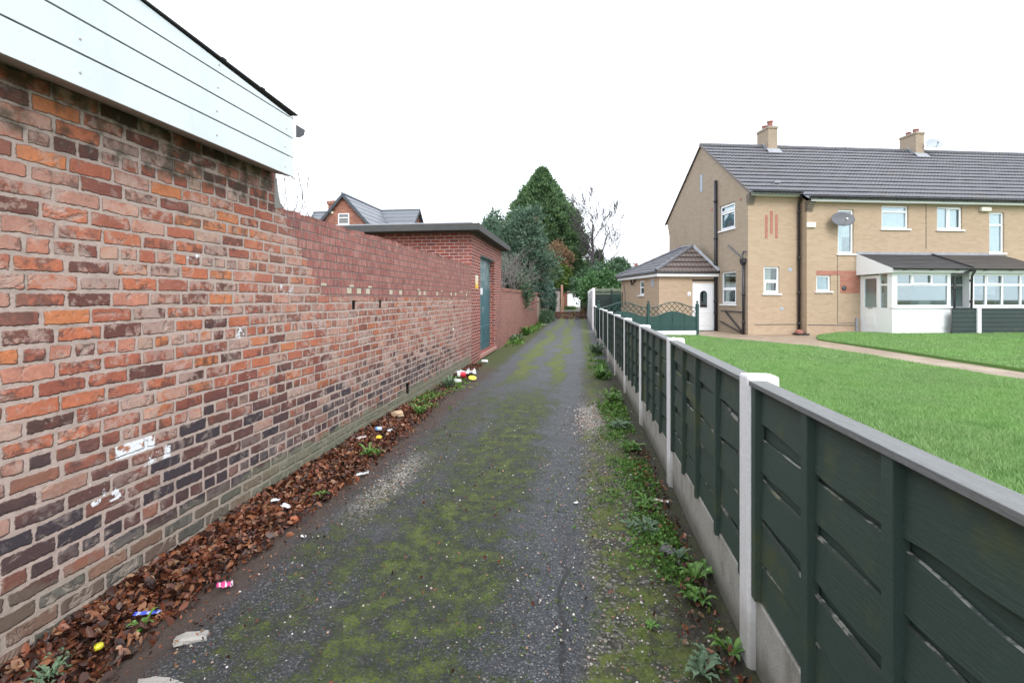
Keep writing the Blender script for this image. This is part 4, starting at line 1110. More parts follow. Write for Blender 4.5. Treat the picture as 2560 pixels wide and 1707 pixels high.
# ------------------------------------------------------------------ porches
def porch(parent, x0, x1, rx0, rx1, cheek, roofmat, divs, door, shift=None):
    f = -1.65; zb = .02; zs = .98; zh = 2.12
    fr = lambda u, v, w: (u, f + w, v); sd = lambda u, v, w: (x0 + w, u, v)
    q = lambda mp: (lambda x, y, z: mp(x, z, y))
    b = MB()
    # dwarf panels with raised mouldings, front and side
    b.box(x0, x1, 0, .07, zb, zs, mp=q(fr))
    n = 3
    for k in range(n):
        a = x0 + .14 + (x1 - x0 - .1) / n * k; c = a + (x1 - x0) / n - .16
        for (d, e, o_) in ((.30, .78, .012), (.36, .72, .022)):
            s = (o_ - .012) * 4
            b.box(a + s, c - s, -o_, 0.0, d, e, mp=q(fr))
            b.box(a + s + .03, c - s - .03, -o_ - .003, -o_ + .001, d + .03, e - .03, mp=q(fr))
    b.box(x0 + .071, x0 + .10, 0, 0.01, zb, zs, mp=q(fr))
    b.box(x0 - .03, x1 + .03, -.05, .09, zs, zs + .05, mp=q(fr))
    for x in (x0, x1 - .07): b.box(x, x + .13 if x == x0 else x + .07, 0.001, .071, zs + .05, zh, mp=q(fr))
    b.box(x0, x1, -.002, .072, zh, zh + .14, mp=q(fr))
    # right and left return walls
    b.box(x1 - .07, x1 - .002, f + .072, -.352, zb, zs - .001); b.box(x1 - .07, x1 - .002, f + .072, -.352, zh + .001, zh + .14)
    b.box(x1 - .07, x1 - .002, -.45, -.353, zs, zh)
    b.box(x0 + .002, x0 + .07, f + .072, -.352, zh + .001, zh + .20)
    b.box(x0 + .001, x0 + .068, f + .072, f + .19, zb, zh)
    b.box(x0 + .002, x0 + .069, -.41, -.353, zb, zh)
    p = b.build('porch', M['upvc'], parent, bevel=.003)
    kids = [p]
    def keepk(o): kids.append(o); return o
    gz_ = window(p, fr, x0 + .13, x1 - .07, zs + .05, zh, vert=divs[0], horiz=(1.755,), fw=.05, rec=.004, sill=False, sash=divs[1], name='glazing')
    if door:
        b = MB()
        for x in (4.70, 5.42): b.box(x - .03, x + .03, .006, .062, 1.78, zh - .05, mp=q(fr))
        b.build('vent_post', M['upvc'], gz_)
    b = MB(); b.box(x1 - .068, x1 - .004, f + .072, -.45, zs, zh); b.build('side_panel', M['upvc'], p)
    if door:
        b = MB(); ya, yb = -1.12, -.42
        b.box(x0 + .012, x0 + .06, ya, ya + .10, .05, 2.09); b.box(x0 + .012, x0 + .06, yb - .10, yb, .05, 2.09); b.box(x0 + .012, x0 + .06, ya + .10, yb - .10, 1.99, 2.09); b.box(x0 + .012, x0 + .06, ya + .10, yb - .10, .05, .99)
        for (d, e, o_) in ((.30, .78, .006), (.36, .72, .014)): b.box(x0 + .012 - o_, x0 + .013, ya + .17, yb - .17, d, e)
        d_ = b.build('porch_door', M['upvc'], p, bevel=.004)
        b = MB(); b.box(x0 + .034, x0 + .038, ya + .10, yb - .10, .99, 1.99); b.build('pane', M['glass'], d_)
        b = MB(); b.box(x0 - .0, x0 + .012, -.86, -.66, .945, .995); b.build('letter_plate', M['galv'], d_, bevel=.003)
        b = MB(); b.tube([(x0 + .012, ya + .05, 1.06), (x0 - .04, ya + .05, 1.06), (x0 - .04, ya + .16, 1.06)], .011, 6); b.build('door_handle', M['galv'], d_)
        b = MB(); b.box(x0 + .003, x0 + .067, -1.46, -1.18, zb, .98); b.box(x0 + .004, x0 + .066, -1.46, -1.18, 1.73, 1.79)
        b.box(x0 + .003, x0 + .067, -1.18, -1.125, zb, zh); b.build('side_light', M['upvc'], p)
        b = MB(); b.box(x0 + .034, x0 + .038, -1.46, -1.18, .98, zh); b.build('pane', M['glass'], p)
    else:
        window(p, lambda u, v, w: (x0 + w, u, v), f + .19, -.41, zs, zh, horiz=(1.755,), fw=.05, rec=.01, sill=False, name='side_glazing')
        b = MB(); b.box(x0 + .002, x0 + .069, f + .19, -.41, zb, zs - .001); b.build('side_panel', M['upvc'], p)
    # roof: lean-to from the house wall
    ye = f - .17; ze = 2.285; zw = 2.86; sl = (zw - ze) / (-.352 - ye)
    r = tile_roof('porch_roof', p, (rx0, ye, ze), (1, 0, 0), (0, 1, sl), rx1 - rx0, math.hypot(-.352 - ye, zw - ze), roofmat, course=.16, roll=False, thick=.5)
    b = MB(); b.prism([(rx0 + .02, ye + .05, ze - .03), (rx0 + .02, -.353, zw - .03), (rx0 + .02, -.353, ze - .04)], (rx1 - rx0 - .04, 0, 0)); b.build('roof_underside', M['upvc'], r)
    if not door:
        b = MB(); b.prism([(rx0 - .004, ye, ze + .03), (rx0 - .004, -.353, zw + .03), (rx0 - .004, -.353, zw + .075), (rx0 - .004, ye, ze + .07)], (.04, 0, 0)); b.build('roof_verge', M['dark_felt'], r)
    b = MB(); b.box(rx0, rx1, -.385, -.353, zw + .01, zw + .10); b.build('flashing', M['lead'], r)
    if cheek:
        b = MB(); b.prism([(rx0 - .004, ye + .0, 2.145), (rx0 - .004, -.353, 2.125), (rx0 - .004, -.353, zw + .03), (rx0 - .004, ye, ze + .005)], (.02, 0, 0))
        b.build('roof_cheek', M['upvc'], r)
    b = MB(); b.box(rx0 + .02, rx1 - .01, ye + .03, ye + .05, 2.15, 2.268); b.box(rx0 + .02, rx1 - .01, ye + .051, f + .0, 2.15, 2.16); b.build('porch_fascia', M['upvc'], p)
    g_ = gutter(p, rx0, rx1, ye + .03, 2.285); g_.name = 'porch_gutter'
    return p
pA = porch(hA, 4.0, 6.12, 3.845, 6.745, True, M['porch_tile'], ((), ((4.70, 5.42, 1.765, 2.10),)), True)
downpipe(pA, [(6.70, -1.86, 2.24), (6.5, -1.82, 2.16), (6.17, -1.72, 2.0), (6.17, -1.72, .05)], .033, 'porch_downpipe', [(6.17, -1.72, 1.62), (6.17, -1.72, .82)])
b = MB(); b.box(4.12, 5.25, -.40, -.353, .05, 2.1); b.box(4.55, 4.85, -.415, -.401, 1.5, 1.95, 1); b.build('front_door', [M['upvc'], M['rust']], pA)
b = MB(); b.box(5.3, 5.95, -1.35, -.8, .9, .94); b.box(5.32, 5.36, -1.33, -1.29, .03, .9); b.box(5.88, 5.92, -1.33, -1.29, .03, .9); b.box(5.32, 5.36, -.86, -.82, .03, .9); b.box(5.88, 5.92, -.86, -.82, .03, .9); b.box(5.4, 5.85, -1.2, -.9, .942, 1.22); b.build('porch_table', M['white'], pA)
pB = porch(hB, 6.80, 9.35, 6.755, 9.66, False, M['porch_felt'], ((7.42, 8.03, 8.72), ((7.42, 8.03, 1.765, 2.10),)), False)
toB(pB)
o = downpipe(pB, [(6.80, -1.84, 2.22), (6.79, -1.74, 2.05), (6.79, -1.72, .6)], .033, 'porch_downpipe', [(6.79, -1.72, 1.9), (6.79, -1.72, 1.2)])
b = MB(); b.box(7.0, 7.9, -.40, -.353, .05, 2.1); b.build('front_door', M['upvc'], pB)
b = MB(); b.box(8.25, 8.65, -.9, -.5, 1.45, 1.95); b.build('wall_cabinet', M['white'], pB)

# ------------------------------------------------------------------ side extension with hipped roof
EO = (-2.4, 2.15)
ex = tag(empty('side_extension', hw(*EO), HA), 'single storey buff brick extension with hipped tiled roof and white side door', 'outbuilding')
b = MB()
ef = lambda u, v, w: (u, w, v); el = lambda u, v, w: (w, u, v)
wall(b, ef, 0, 2.4, -.1, 2.24, [(1.383, 2.385, .0, 1.925, .10)])
wall(b, el, 0, 4.75, -.1, 2.24, [(1.66, 2.27, 1.44, 2.08, .10)])
b.poly([(0, 4.75, -.1), (2.4, 4.75, -.1), (2.4, 4.75, 2.24), (0, 4.75, 2.24)])
b.build('wall', M['buff_brick'], ex, flip=True)
window(ex, el, 1.66, 2.27, 1.44, 2.08, horiz=(1.78,), fw=.075, curtain=('room', [(1.7, 2.2, 1.5, 2.0)]))
b = MB(); b.box(1.36, 2.398, -.006, .04, 1.99, 2.06); b.build('door_lintel', M['black'], ex)
b = MB(); b.box(1.383, 1.445, .02, .09, 0, 1.925); b.box(2.325, 2.385, .02, .09, 0, 1.925); b.box(1.445, 2.325, .02, .09, 1.865, 1.925)
ed = b.build('door_frame', M['upvc'], ex, bevel=.003)
b = MB()     # door leaf with an arched light cut in it
dx0, dx1, gx0, gx1, gz0, gz1 = 1.45, 2.32, 1.69, 2.015, .93, 1.46
rr = (gx1 - gx0) / 2; cx = (gx0 + gx1) / 2
arc = [(cx + rr * math.cos(math.pi * k / 14), gz1 + rr * math.sin(math.pi * k / 14)) for k in range(15)]
yf = .035
b.box(dx0, gx0, yf, yf + .04, .02, 1.86); b.box(gx1, dx1, yf, yf + .04, .02, 1.86); b.box(gx0, gx1, yf, yf + .04, .02, gz0)
for (p, s) in zip(arc, arc[1:]): b.hexa([(s[0], yf, s[1]), (p[0], yf, p[1]), (p[0], yf + .04, p[1]), (s[0], yf + .04, s[1]), (s[0], yf, 1.86), (p[0], yf, 1.86), (p[0], yf + .04, 1.86), (s[0], yf + .04, 1.86)])
rim = [(gx0, gz0), (gx1, gz0)] + arc
b.tube([(x, yf - .004, z) for x, z in rim + [rim[0]]], .014, 6)
b.tube([(x, yf - .001, z) for x, z in ((1.60, .72), (2.10, .72), (2.10, .25), (1.60, .25), (1.60, .72))], .013, 6)
b.tube([(x, yf - .001, z) for x, z in ((1.70, .62), (2.00, .62), (2.00, .35), (1.70, .35), (1.70, .62))], .011, 6)
b.tube([(x, yf - .001, z) for x, z in ((1.54, .82), (1.54, 1.75), (2.20, 1.75), (2.20, .82))], .008, 6)
dl = b.build('door_leaf', M['upvc'], ed)
b = MB(); b.prism([(x, yf + .018, z) for x, z in rim], (0, .004, 0)); b.build('pane', M['glass'], dl)
b = MB(); b.box(2.245, 2.275, yf - .012, yf, .82, 1.02); b.tube([(2.26, yf - .01, .97), (2.26, yf - .05, .97), (2.17, yf - .05, .97)], .009, 6); b.build('door_handle', M['white'], dl)
b = MB(); b.box(1.32, 2.40, -.05, .02, -.06, .0); b.build('threshold', M['black'], ex)
b = MB(); b.lathe([(.075, 0), (.075, .02), (.055, .035), (.001, .036)], (1.24, -.002, 1.47), 18, 0, Matrix.Rotation(R(90), 3, 'X')); b.v = [(v[0], v[1], 1.47 + (v[2] - 1.47) * 1.25) for v in b.v]
b.prism([(1.215, -.039, 1.43), (1.265, -.039, 1.43), (1.24, -.039, 1.49)], (0, -.002, 0), 1); b.build('wall_plaque', [M['white'], M['black']], ex)
ev = -.2; ze = 2.36; ap0 = Vector((1.85, .95, 3.47)); ap1 = Vector((1.85, 2.05, 3.50)); fl = Vector((ev, ev, ze)); frr = Vector((2.40, ev, ze)); bl = Vector((ev, 4.95, ze)); br = Vector((2.4, 4.95, ze))
def hip_clip(p, q, inside):
    d = (Vector((q.x, q.y, 0)) - Vector((p.x, p.y, 0))); n = Vector((d.y, -d.x, 0)).normalized()
    if (Vector(inside) - p).dot(n) > 0: n = -n
    return (p, n)
fs = Vector((0, ap0.y - ev, ap0.z - ze)); cF = Vector((1.6, .2, 0)); cL = Vector((.6, 2, 0))
er = tile_roof('roof', ex, fl, (1, 0, 0), fs, 2.6, fs.length, M['roof_tile_brown'], course=.30, clip=[hip_clip(fl, ap0, cF), hip_clip(frr, ap0, cF)])
ls = Vector((ap0.x - ev, 0, ap0.z - ze))
tile_roof('left_slope', er, fl, (0, 1, 0), ls, 5.15, ls.length + .02, M['roof_tile'], course=.30, clip=[hip_clip(fl, ap0, cL), hip_clip(bl, ap1, cL)])
b = MB(); b.poly([ap0, ap1, br, frr]); b.poly([ap1, bl, br]); b.build('rear_slope', M['roof_tile_brown'], er)
def ridge(p, q, parent, mat):
    b = MB(); p = Vector(p); q = Vector(q); n = max(1, int((q - p).length / .42)); d = (q - p) / n; up = Vector((0, 0, .03))
    for k in range(n): b.tube([p + d * k + up, p + d * (k + .97) + up + Vector((0, 0, .006))], .08, 8)
    return b.build('hip_tiles', mat, parent)
ridge(fl, ap0, er, M['roof_tile']); ridge(frr, ap0, er, M['lead']); ridge(ap0, ap1, er, M['roof_tile']); ridge(bl, ap1, er, M['roof_tile'])
b = MB(); b.box(ev + .05, 2.395, ev + .04, ev + .06, 2.17, 2.30); b.box(ev + .05, ev + .07, ev + .061, 4.9, 2.17, 2.30); b.box(ev + .072, 2.39, ev + .062, .0, 2.18, 2.19); b.box(ev + .072, -.001, .001, 4.9, 2.18, 2.19); b.build('fascia', M['upvc'], ex)
b = MB(); b.tube([(ev - .0, ev + .0, 2.335), (2.39, ev + .0, 2.335)], .045, 8); b.tube([(ev, ev, 2.335), (ev, 4.92, 2.335)], .045, 8); b.build('gutter', M['black_plastic'], ex)
b = MB(); b.tube([(-.03, 3.2, 2.15), (-.03, 3.2, 2.0), (-.10, 2.95, 1.93), (-.05, 2.6, 2.12)], .03, 8); b.tube([(-.02, 4.3, 2.0), (-.02, 4.1, 1.5), (-.02, 4.1, .9)], .010, 6); b.tube([(-.02, 4.55, 1.6), (-.02, 4.55, .9)], .02, 6); b.build('waste_pipe', M['black_plastic'], ex)
b = MB(); b.box(-.012, .02, .55, .80, 1.78, 2.1); b.build('vent_cover', M['dish_pale'], ex)

# ------------------------------------------------------------------ dome topped trellis fence
TB = -.39
tr = tag(empty('trellis_fence', hw(-2.1, TB), HA), 'bottle green garden fence with domed trellis tops and ball finials before the extension', 'fence')
TO = Vector((-2.1, TB, 0))
def tpart(mb, name, mat, parent=tr, **k):
    mb.v = [tuple(Vector(v) - TO) for v in mb.v]
    return mb.build(name, mat, parent, **k)
def tpost(x):
    b = MB(); b.box(x - .045, x + .045, TB - .045, TB + .045, -.05, 1.10); p = tpart(b, 'post', M['green_paint'], bevel=.004)
    b = MB(); b.lathe([(.052, 1.10), (.052, 1.115), (.018, 1.125), (.018, 1.145), (.036, 1.165), (.040, 1.185), (.030, 1.21), (.001, 1.222)], (x, TB, 0), 14); tpart(b, 'finial', M['green_paint'], p, smooth=True)
for x in (-2.08, -3.82, -5.56): tpost(x)
b = MB(); b.box(-3.78, -2.13, TB - .03, TB + .03, -.04, .19); b.box(-5.5, -3.87, TB - .03, TB + .03, -.04, .19); tpart(b, 'gravel_board', M['post'])
def dome(x0, x1):
    zz = lambda x, lo, hi: lo + (hi - lo) * (.5 - .5 * math.cos(2 * math.pi * (x - x0) / (x1 - x0)))
    top = lambda x: zz(x, .985, 1.17); sol = lambda x: zz(x, .66, .845)
    b = MB(); n = 5
    zs = [.192, .32, .45, .57]
    for k in range(3): b.box(x0, x1, TB - .012 - .012 * (k % 2), TB + .012, zs[k], zs[k + 1] + .008 - .006 * 0)
    m = 24
    for i in range(m):
        a = x0 + (x1 - x0) * i / m; c = x0 + (x1 - x0) * (i + 1) / m
        b.hexa([(a, TB - .012, .578), (c, TB - .012, .578), (c, TB + .012, .578), (a, TB + .012, .578), (a, TB - .012, sol(a)), (c, TB - .012, sol(c)), (c, TB + .012, sol(c)), (a, TB + .012, sol(a))])
    for x in np.linspace(x0 + .4, x1 - .4, 3): b.box(x - .02, x + .02, TB - .026, TB - .0185, .15, sol(x) - .02)
    p = tpart(b, 'panel', M['green_paint'])
    b = MB(); pts = [(x0 + (x1 - x0) * i / 30) for i in range(31)]
    b.tube([(x, TB, top(x)) for x in pts], .018, 6); b.tube([(x, TB, sol(x)) for x in pts], .020, 6)
    tpart(b, 'curved_rail', M['green_paint'], p)
    b = MB(); s = .165
    for sg, yo in ((1, -.006), (-1, .006)):
        c = x0 - 1.3
        while c < x1 + 1.3:
            pts = []
            for i in range(60):
                x = x0 + .01 + (x1 - x0 - .02) * i / 59; z = .85 + sg * (x - c) * 1.0
                if sol(x) <= z <= top(x): pts.append((x, TB + yo, z))
            if len(pts) > 1: b.tube([pts[0], pts[-1]], 0.0115, 4)
            c += s * 1.15
    tpart(b, 'lattice', M['green_paint'], p)
dome(-3.77, -2.13); dome(-5.51, -3.87)

# ------------------------------------------------------------------ garden dividing fence on the right, dark fence and gate beyond
df = tag(empty('garden_divider', hw(6.8, -1.9), HA), 'dark green board fence with one white concrete post between the two porches', 'fence')
DO = Vector((6.8, -1.9, 0))
def dpart(mb, name, mat, **k):
    mb.v = [tuple(Vector(v) - DO) for v in mb.v]; return mb.build(name, mat, df, **k)
b = MB(); b.box(6.74, 6.88, -1.97, -1.83, 0, .965); dpart(b, 'post', M['post'], bevel=.012)
for (xa, xb, zt) in ((5.88, 6.735, .965), (6.885, 9.4, .94)):
    b = MB(); n = 6
    for k in range(n): z = .09 + (zt - .09) / n * k; b.hexa([(xa, -1.93, z), (xb, -1.93, z), (xb, -1.905, z), (xa, -1.905, z), (xa, -1.912, z + .16), (xb, -1.912, z + .16), (xb, -1.90, z + .16), (xa, -1.90, z + .16)])
    b.box(xa, xb, -1.94, -1.88, zt, zt + .02)
    dpart(b, 'panel', M['green_dark'])
yf_ = tag(empty('yard_fence', (1.4, 25.6, GZ)), 'dark green boarded yard fence across the gap between the white posts and the extension', 'fence')
def ypart(mb, name, mat, **k):
    o = mb.build(name, mat, yf_, **k); o.matrix_parent_inverse = Matrix.Translation(-yf_.location); return o
b = MB()
for k in range(8): b.box(.80, 1.68, 25.6 + .012 * (k % 2), 25.65, .25 + .19 * k, .25 + .19 * (k + 1) - .004)
ypart(b, 'panel', M['green_dark'])
b = MB()
for k in range(9): b.box(1.74 + .10 * k, 1.74 + .10 * k + .096, 25.6 + .008 * (k % 2), 25.65, .3, 1.80)
ypart(b, 'gate', M['green_paint'])
b = MB(); b.box(1.66, 1.75, 25.55, 25.66, .2, 2.0); ypart(b, 'post', M['green_dark'])
b = MB(); b.box(.80, 2.7, 25.58, 25.67, 1.83, 1.90); ypart(b, 'top_rail', M['green_dark'])
rf2 = tag(empty('lattice_screen', (1.6, 28.4, GZ)), 'pale mossy rail and post screen just behind the dark yard fence', 'fence')
b = MB()
for x in (.95, 1.35, 1.9, 2.5, 3.1): b.box(x, x + .09, 28.4, 28.48, .2, 2.22)
o = b.build('post', plain('mossy_pale_wood', (.20, .23, .17), .9, .3, dirt=((.12, .16, .06), .6)), rf2); o.matrix_parent_inverse = Matrix.Translation(-rf2.location)
mw = o.data.materials[0]
b = MB(); b.box(.9, 3.3, 28.39, 28.42, 1.98, 2.12); b.box(.9, 3.3, 28.39, 28.42, 1.70, 1.95); o = b.build('rail', mw, rf2); o.matrix_parent_inverse = Matrix.Translation(-rf2.location)

# ------------------------------------------------------------------ red brick house behind the wall, left; tiny house far right
rh = tag(empty('red_brick_house', (-17.5, 34, 0)), 'red brick house with steep dark slate gable rising behind the boundary wall', 'house')
def rpart(mb, name, mat, parent=rh, **k):
    o = mb.build(name, mat, parent, **k)
    if parent is rh: o.matrix_parent_inverse = Matrix.Translation(-rh.location)
    return o
px, pz = -17.54, 9.36; sl = 1.10; hwid = 3.0
b = MB()
b.poly([(px - hwid, 34.0, 0), (px + hwid, 34.0, 0), (px + hwid, 34.0, pz - sl * hwid), (px, 34.0, pz - .06), (px - hwid, 34.0, pz - sl * hwid)])
b.poly([(px + hwid, 34.0, 0), (px + hwid, 41, 0), (px + hwid, 41, pz - sl * hwid), (px + hwid, 34, pz - sl * hwid)])
b.poly([(-24, 38.0, 0), (-14.2, 38.0, 0), (-14.2, 38.0, 6.2), (-24, 38.0, 6.2)])
b.poly([(-14.2, 38.0, 0), (-14.2, 43.6, 0), (-14.2, 43.6, 6.2), (-14.2, 40.8, 9.3), (-14.2, 38.0, 6.2)])
rpart(b, 'wall', M['far_brick'], flip=True)
b = MB()
n_s = lambda s: Vector((s * sl, 0, 1)).normalized()
for s in (-1, 1):
    for k in range(9):
        a = k * .4; c = a + .42
        p = [(px + s * a, 33.75, pz - sl * a + .03), (px + s * c, 33.75, pz - sl * c + .07), (px + s * c, 41.0, pz - sl * c + .07), (px + s * a, 41.0, pz - sl * a + .03)]
        b.prism(p, (0, 0, -.035))
for k in range(9):
    a = k * .36; c = a + .38; z = lambda d: 9.36 - 1.05 * d
    b.prism([(-24, 40.8 - a, z(a) + .03), (-13.9, 40.8 - a, z(a) + .03), (-13.9, 40.8 - c, z(c) + .07), (-24, 40.8 - c, z(c) + .07)], (0, 0, -.035))
b.poly([(-24, 40.8, 9.36), (-13.9, 40.8, 9.36), (-13.9, 44, 6), (-24, 44, 6)])
rr_ = rpart(b, 'roof', M['slate_far'])
b = MB()
for s in (-1, 1): b.prism([(px, 33.74, pz + .10), (px + s * 3.3, 33.74, pz + .10 - sl * 3.3), (px + s * 3.3, 33.74, pz - .20 - sl * 3.3), (px, 33.74, pz - .20)], (0, .04, 0))
b.prism([(-13.88, 40.8, 9.46), (-13.88, 37.6, 6.1), (-13.88, 37.6, 5.85), (-13.88, 40.8, 9.2)], (-.05, 0, 0))
b.prism([(-13.88, 40.8, 9.46), (-13.88, 44.0, 6.1), (-13.88, 44.0, 5.85), (-13.88, 40.8, 9.2)], (-.05, 0, 0))
b.build('bargeboard', plain('dark_blue_bargeboard', (.055, .068, .085), .6, .2), rr_).matrix_parent_inverse = Matrix.Identity(4)
b = MB(); b.tube([(px, 33.7, pz + .06), (px, 41, pz + .06)], .09, 8); b.tube([(-24, 40.8, 9.40), (-13.9, 40.8, 9.40)], .09, 8); b.build('ridge_tiles', M['slate_far'], rr_)
b = MB(); b.box(-22.3, -21.4, 40.3, 41.3, 7.5, 10.2); b.box(-22.4, -21.3, 40.2, 41.4, 10.0, 10.3); rpart(b, 'chimney', M['far_brick'])
o = window(rh, lambda u, v, w: (u, 33.98 + w, v), -17.98, -17.10, 7.12, 7.95, horiz=(7.62,), fw=.07, rec=-.03, sill=True)
o.matrix_parent_inverse = Matrix.Translation(-rh.location)
b = MB(); b.box(-17.9, -17.2, 34.04, 34.05, 7.18, 7.9); rpart(b, 'room_blind', M['blind'])
b = MB(); b.box(-18.52, -18.36, 33.9, 33.98, 7.95, 8.1); rpart(b, 'alarm_box', M['cream'])
dh = tag(empty('distant_house', (8.2, 77, 0)), 'tiny far off house roof with chimney seen over the extension roof', 'house')
b = MB(); b.prism([(6.6, 77, 0), (13, 77, 0), (13, 77, 5.4), (6.6, 77, 5.4)], (0, 6, 0)); b.box(9.0, 9.5, 79.6, 80.4, 5.5, 7.25)
o = b.build('wall', M['far_brick'], dh); o.matrix_parent_inverse = Matrix.Translation(-dh.location)
b = MB(); b.prism([(6.3, 76.6, 5.3), (6.3, 83.4, 5.3), (7.9, 80, 6.75)], (.01, 0, 0)); b.hexa([(6.3, 76.6, 5.25), (13, 76.6, 5.25), (13, 83.4, 5.25), (6.3, 83.4, 5.25), (8.0, 79.9, 6.8), (13, 79.9, 6.8), (13, 80.1, 6.8), (8.0, 80.1, 6.8)])
o = b.build('roof', M['slate_far'], dh); o.matrix_parent_inverse = Matrix.Translation(-dh.location)
# ------------------------------------------------------------------ vegetation
def sprays(cent, outd, n_each, size, spread, seed, droop=.2, flat=.35, aspect=3.0, fan=.6):
    """clumps of small pointed leaf faces: cent (k,3), outd (k,3) growth direction"""
    r = np.random.default_rng(seed)
    k = len(cent); N = k * n_each
    c = np.repeat(cent, n_each, 0); d = np.repeat(outd, n_each, 0)
    d = d + r.normal(0, fan, (N, 3)); d[:, 2] -= droop * r.random(N)
    d /= np.linalg.norm(d, axis=1)[:, None] + 1e-9
    c = c + r.normal(0, 1, (N, 3)) * spread
    rn = r.normal(0, 1, (N, 3)); s = np.cross(d, rn); s /= np.linalg.norm(s, axis=1)[:, None] + 1e-9
    nn = np.cross(d, s)
    L = size * r.uniform(.6, 1.35, N)[:, None]; W = L / aspect
    a = c; m1 = c + d * L * .45 + s * W * .5; m2 = c + d * L * .45 - s * W * .5; t = c + d * L + nn * L * flat * r.normal(0, .5, N)[:, None]
    V = np.stack([a, m1, t, m2], 1).reshape(-1, 3)
    return V
def quads(name, V, mat, parent=None): return npmesh(name, V, np.arange(len(V)).reshape(-1, 4), mat, parent)
def local(o, root): o.matrix_parent_inverse = Matrix.Translation(-root.location); return o
def limb(b, p0, p1, r0, r1, wig=.06, n=5, seg=6):
    p0 = Vector(p0); p1 = Vector(p1); L = (p1 - p0).length
    pts = [p0.lerp(p1, i / n) + (Vector((random.gauss(0, 1), random.gauss(0, 1), random.gauss(0, .5))) * wig * L * (0 if i in (0,) else 1) * .4) for i in range(n + 1)]
    b.tube(pts, [r0 + (r1 - r0) * i / n for i in range(n + 1)], seg)
    return pts
def bare(b, p, d, L, r, lev, split=(2, 3), spread=.55, up=.12, minr=.006, seg=5, shrink=.72):
    d = Vector(d).normalized()
    n = 4; pts = [Vector(p)]
    for i in range(n):
        d = (d + Vector((random.gauss(0, .10), random.gauss(0, .10), up * .3))).normalized()
        pts.append(pts[-1] + d * (L / n))
    b.tube(pts, [max(minr, r * (1 - .35 * i / n)) for i in range(n + 1)], seg if lev > 1 else 4, cap=False)
    if lev <= 0: return
    for q in range(random.randint(*split)):
        i = random.choice((2, 3, 4, 4)); ax = Vector((random.gauss(0, 1), random.gauss(0, 1), random.gauss(0, .6)))
        nd = (d + ax.normalized() * spread * random.uniform(.6, 1.2) + Vector((0, 0, up))).normalized()
        bare(b, pts[i], nd, L * random.uniform(.6, .85), max(minr, r * shrink * random.uniform(.7, 1)), lev - 1, split, spread, up, minr, seg, shrink)

def crown_points(k, prof, cx, cy, z0, H, seed, lump=.16, inner=.55):
    """clump centres filling a body of revolution with profile prof(t) -> radius"""
    r = np.random.default_rng(seed)
    t = r.beta(1.0, 1.25, k); a = r.uniform(0, 2 * np.pi, k)
    R_ = np.array([prof(q) for q in t])
    lum = 1 + lump * (2 * vnoise(a * 3.2 / 1.0, t * 11, seed) - 1) + lump * .8 * (2 * vnoise(a * 7, t * 23, seed + 3) - 1)
    q = inner + (1 - inner) * np.sqrt(r.random(k))
    rad = R_ * lum * q
    P = np.stack([cx + rad * np.cos(a), cy + rad * np.sin(a), z0 + H * t], 1)
    D = np.stack([np.cos(a), np.sin(a), np.full(k, .35)], 1)
    return P, D

# the big cypress
cy_ = tag(empty('cypress_tree', (-3.95, 52.2, 0)), 'tall dense dark green cypress, the highest evergreen at the end of the lane', 'tree', 'evergreens at the end of the lane')
def cprof(t):
    return 4.3 * float(np.interp(t, [0, .08, .3, .5, .63, .72, .82, .92, 1], [.80, 1.0, 1.05, .93, .78, .63, .40, .18, .02]))
P, D = crown_points(4200, cprof, -4.0, 52.3, 2.5, 13.1, 5, .19, .5); D[:, 2] += .35
local(quads('crown', sprays(P, D, 30, .34, .15, 6, droop=.1, aspect=3.0, fan=.5), M['cypress'], cy_), cy_)
b = MB(); b.tube([(-4.0, 52.3, 0), (-3.95, 52.3, 7), (-4.0, 52.3, 14.5)], [.36, .22, .03], 8); local(b.build('trunk', M['bark'], cy_), cy_)

# the blue-green pine in front of it
pn = tag(empty('pine_tree', (-3.1, 24.6, 0)), 'blue green pine with reddish stems leaning over the pink brick wall', 'tree', 'evergreens at the end of the lane')
rs = np.random.default_rng(8)
b = MB(); tr_pts = limb(b, (-3.2, 24.8, 0), (-2.6, 24.4, 5.4), .16, .04, .05, 8)
P = []; D = []
for k in range(130):
    t = rs.uniform(.14, 1); base = Vector(tr_pts[0]).lerp(Vector(tr_pts[-1]), t); a = rs.uniform(0, 2 * np.pi)
    L = (2.05 * (1 - t) ** .55 + .35) * rs.uniform(.55, 1.08); tip = base + Vector((math.cos(a) * L, math.sin(a) * L, .18 * L + rs.uniform(-.1, .45)))
    if k % 2: limb(b, base, tip, .03, .008, .08, 4, 4)
    for j in range(10):
        u = rs.uniform(.35, 1.05); c = base.lerp(tip, u); P.append(tuple(c)); D.append(((tip - base).normalized() + Vector((0, 0, .5)))[:])
P = np.array(P) + rs.normal(0, .16, (len(P), 3)); D = np.array(D)
kp = (P[:, 2] > 2.45) | (P[:, 0] < -2.62); P = P[kp]; D = D[kp]
local(quads('crown', sprays(P, D, 26, .20, .13, 9, droop=.05, aspect=3.6, fan=.75), M['pine'], pn), pn)
local(b.build('trunk', plain('reddish_pine_bark', (.18, .10, .07), .9, .3), pn), pn)

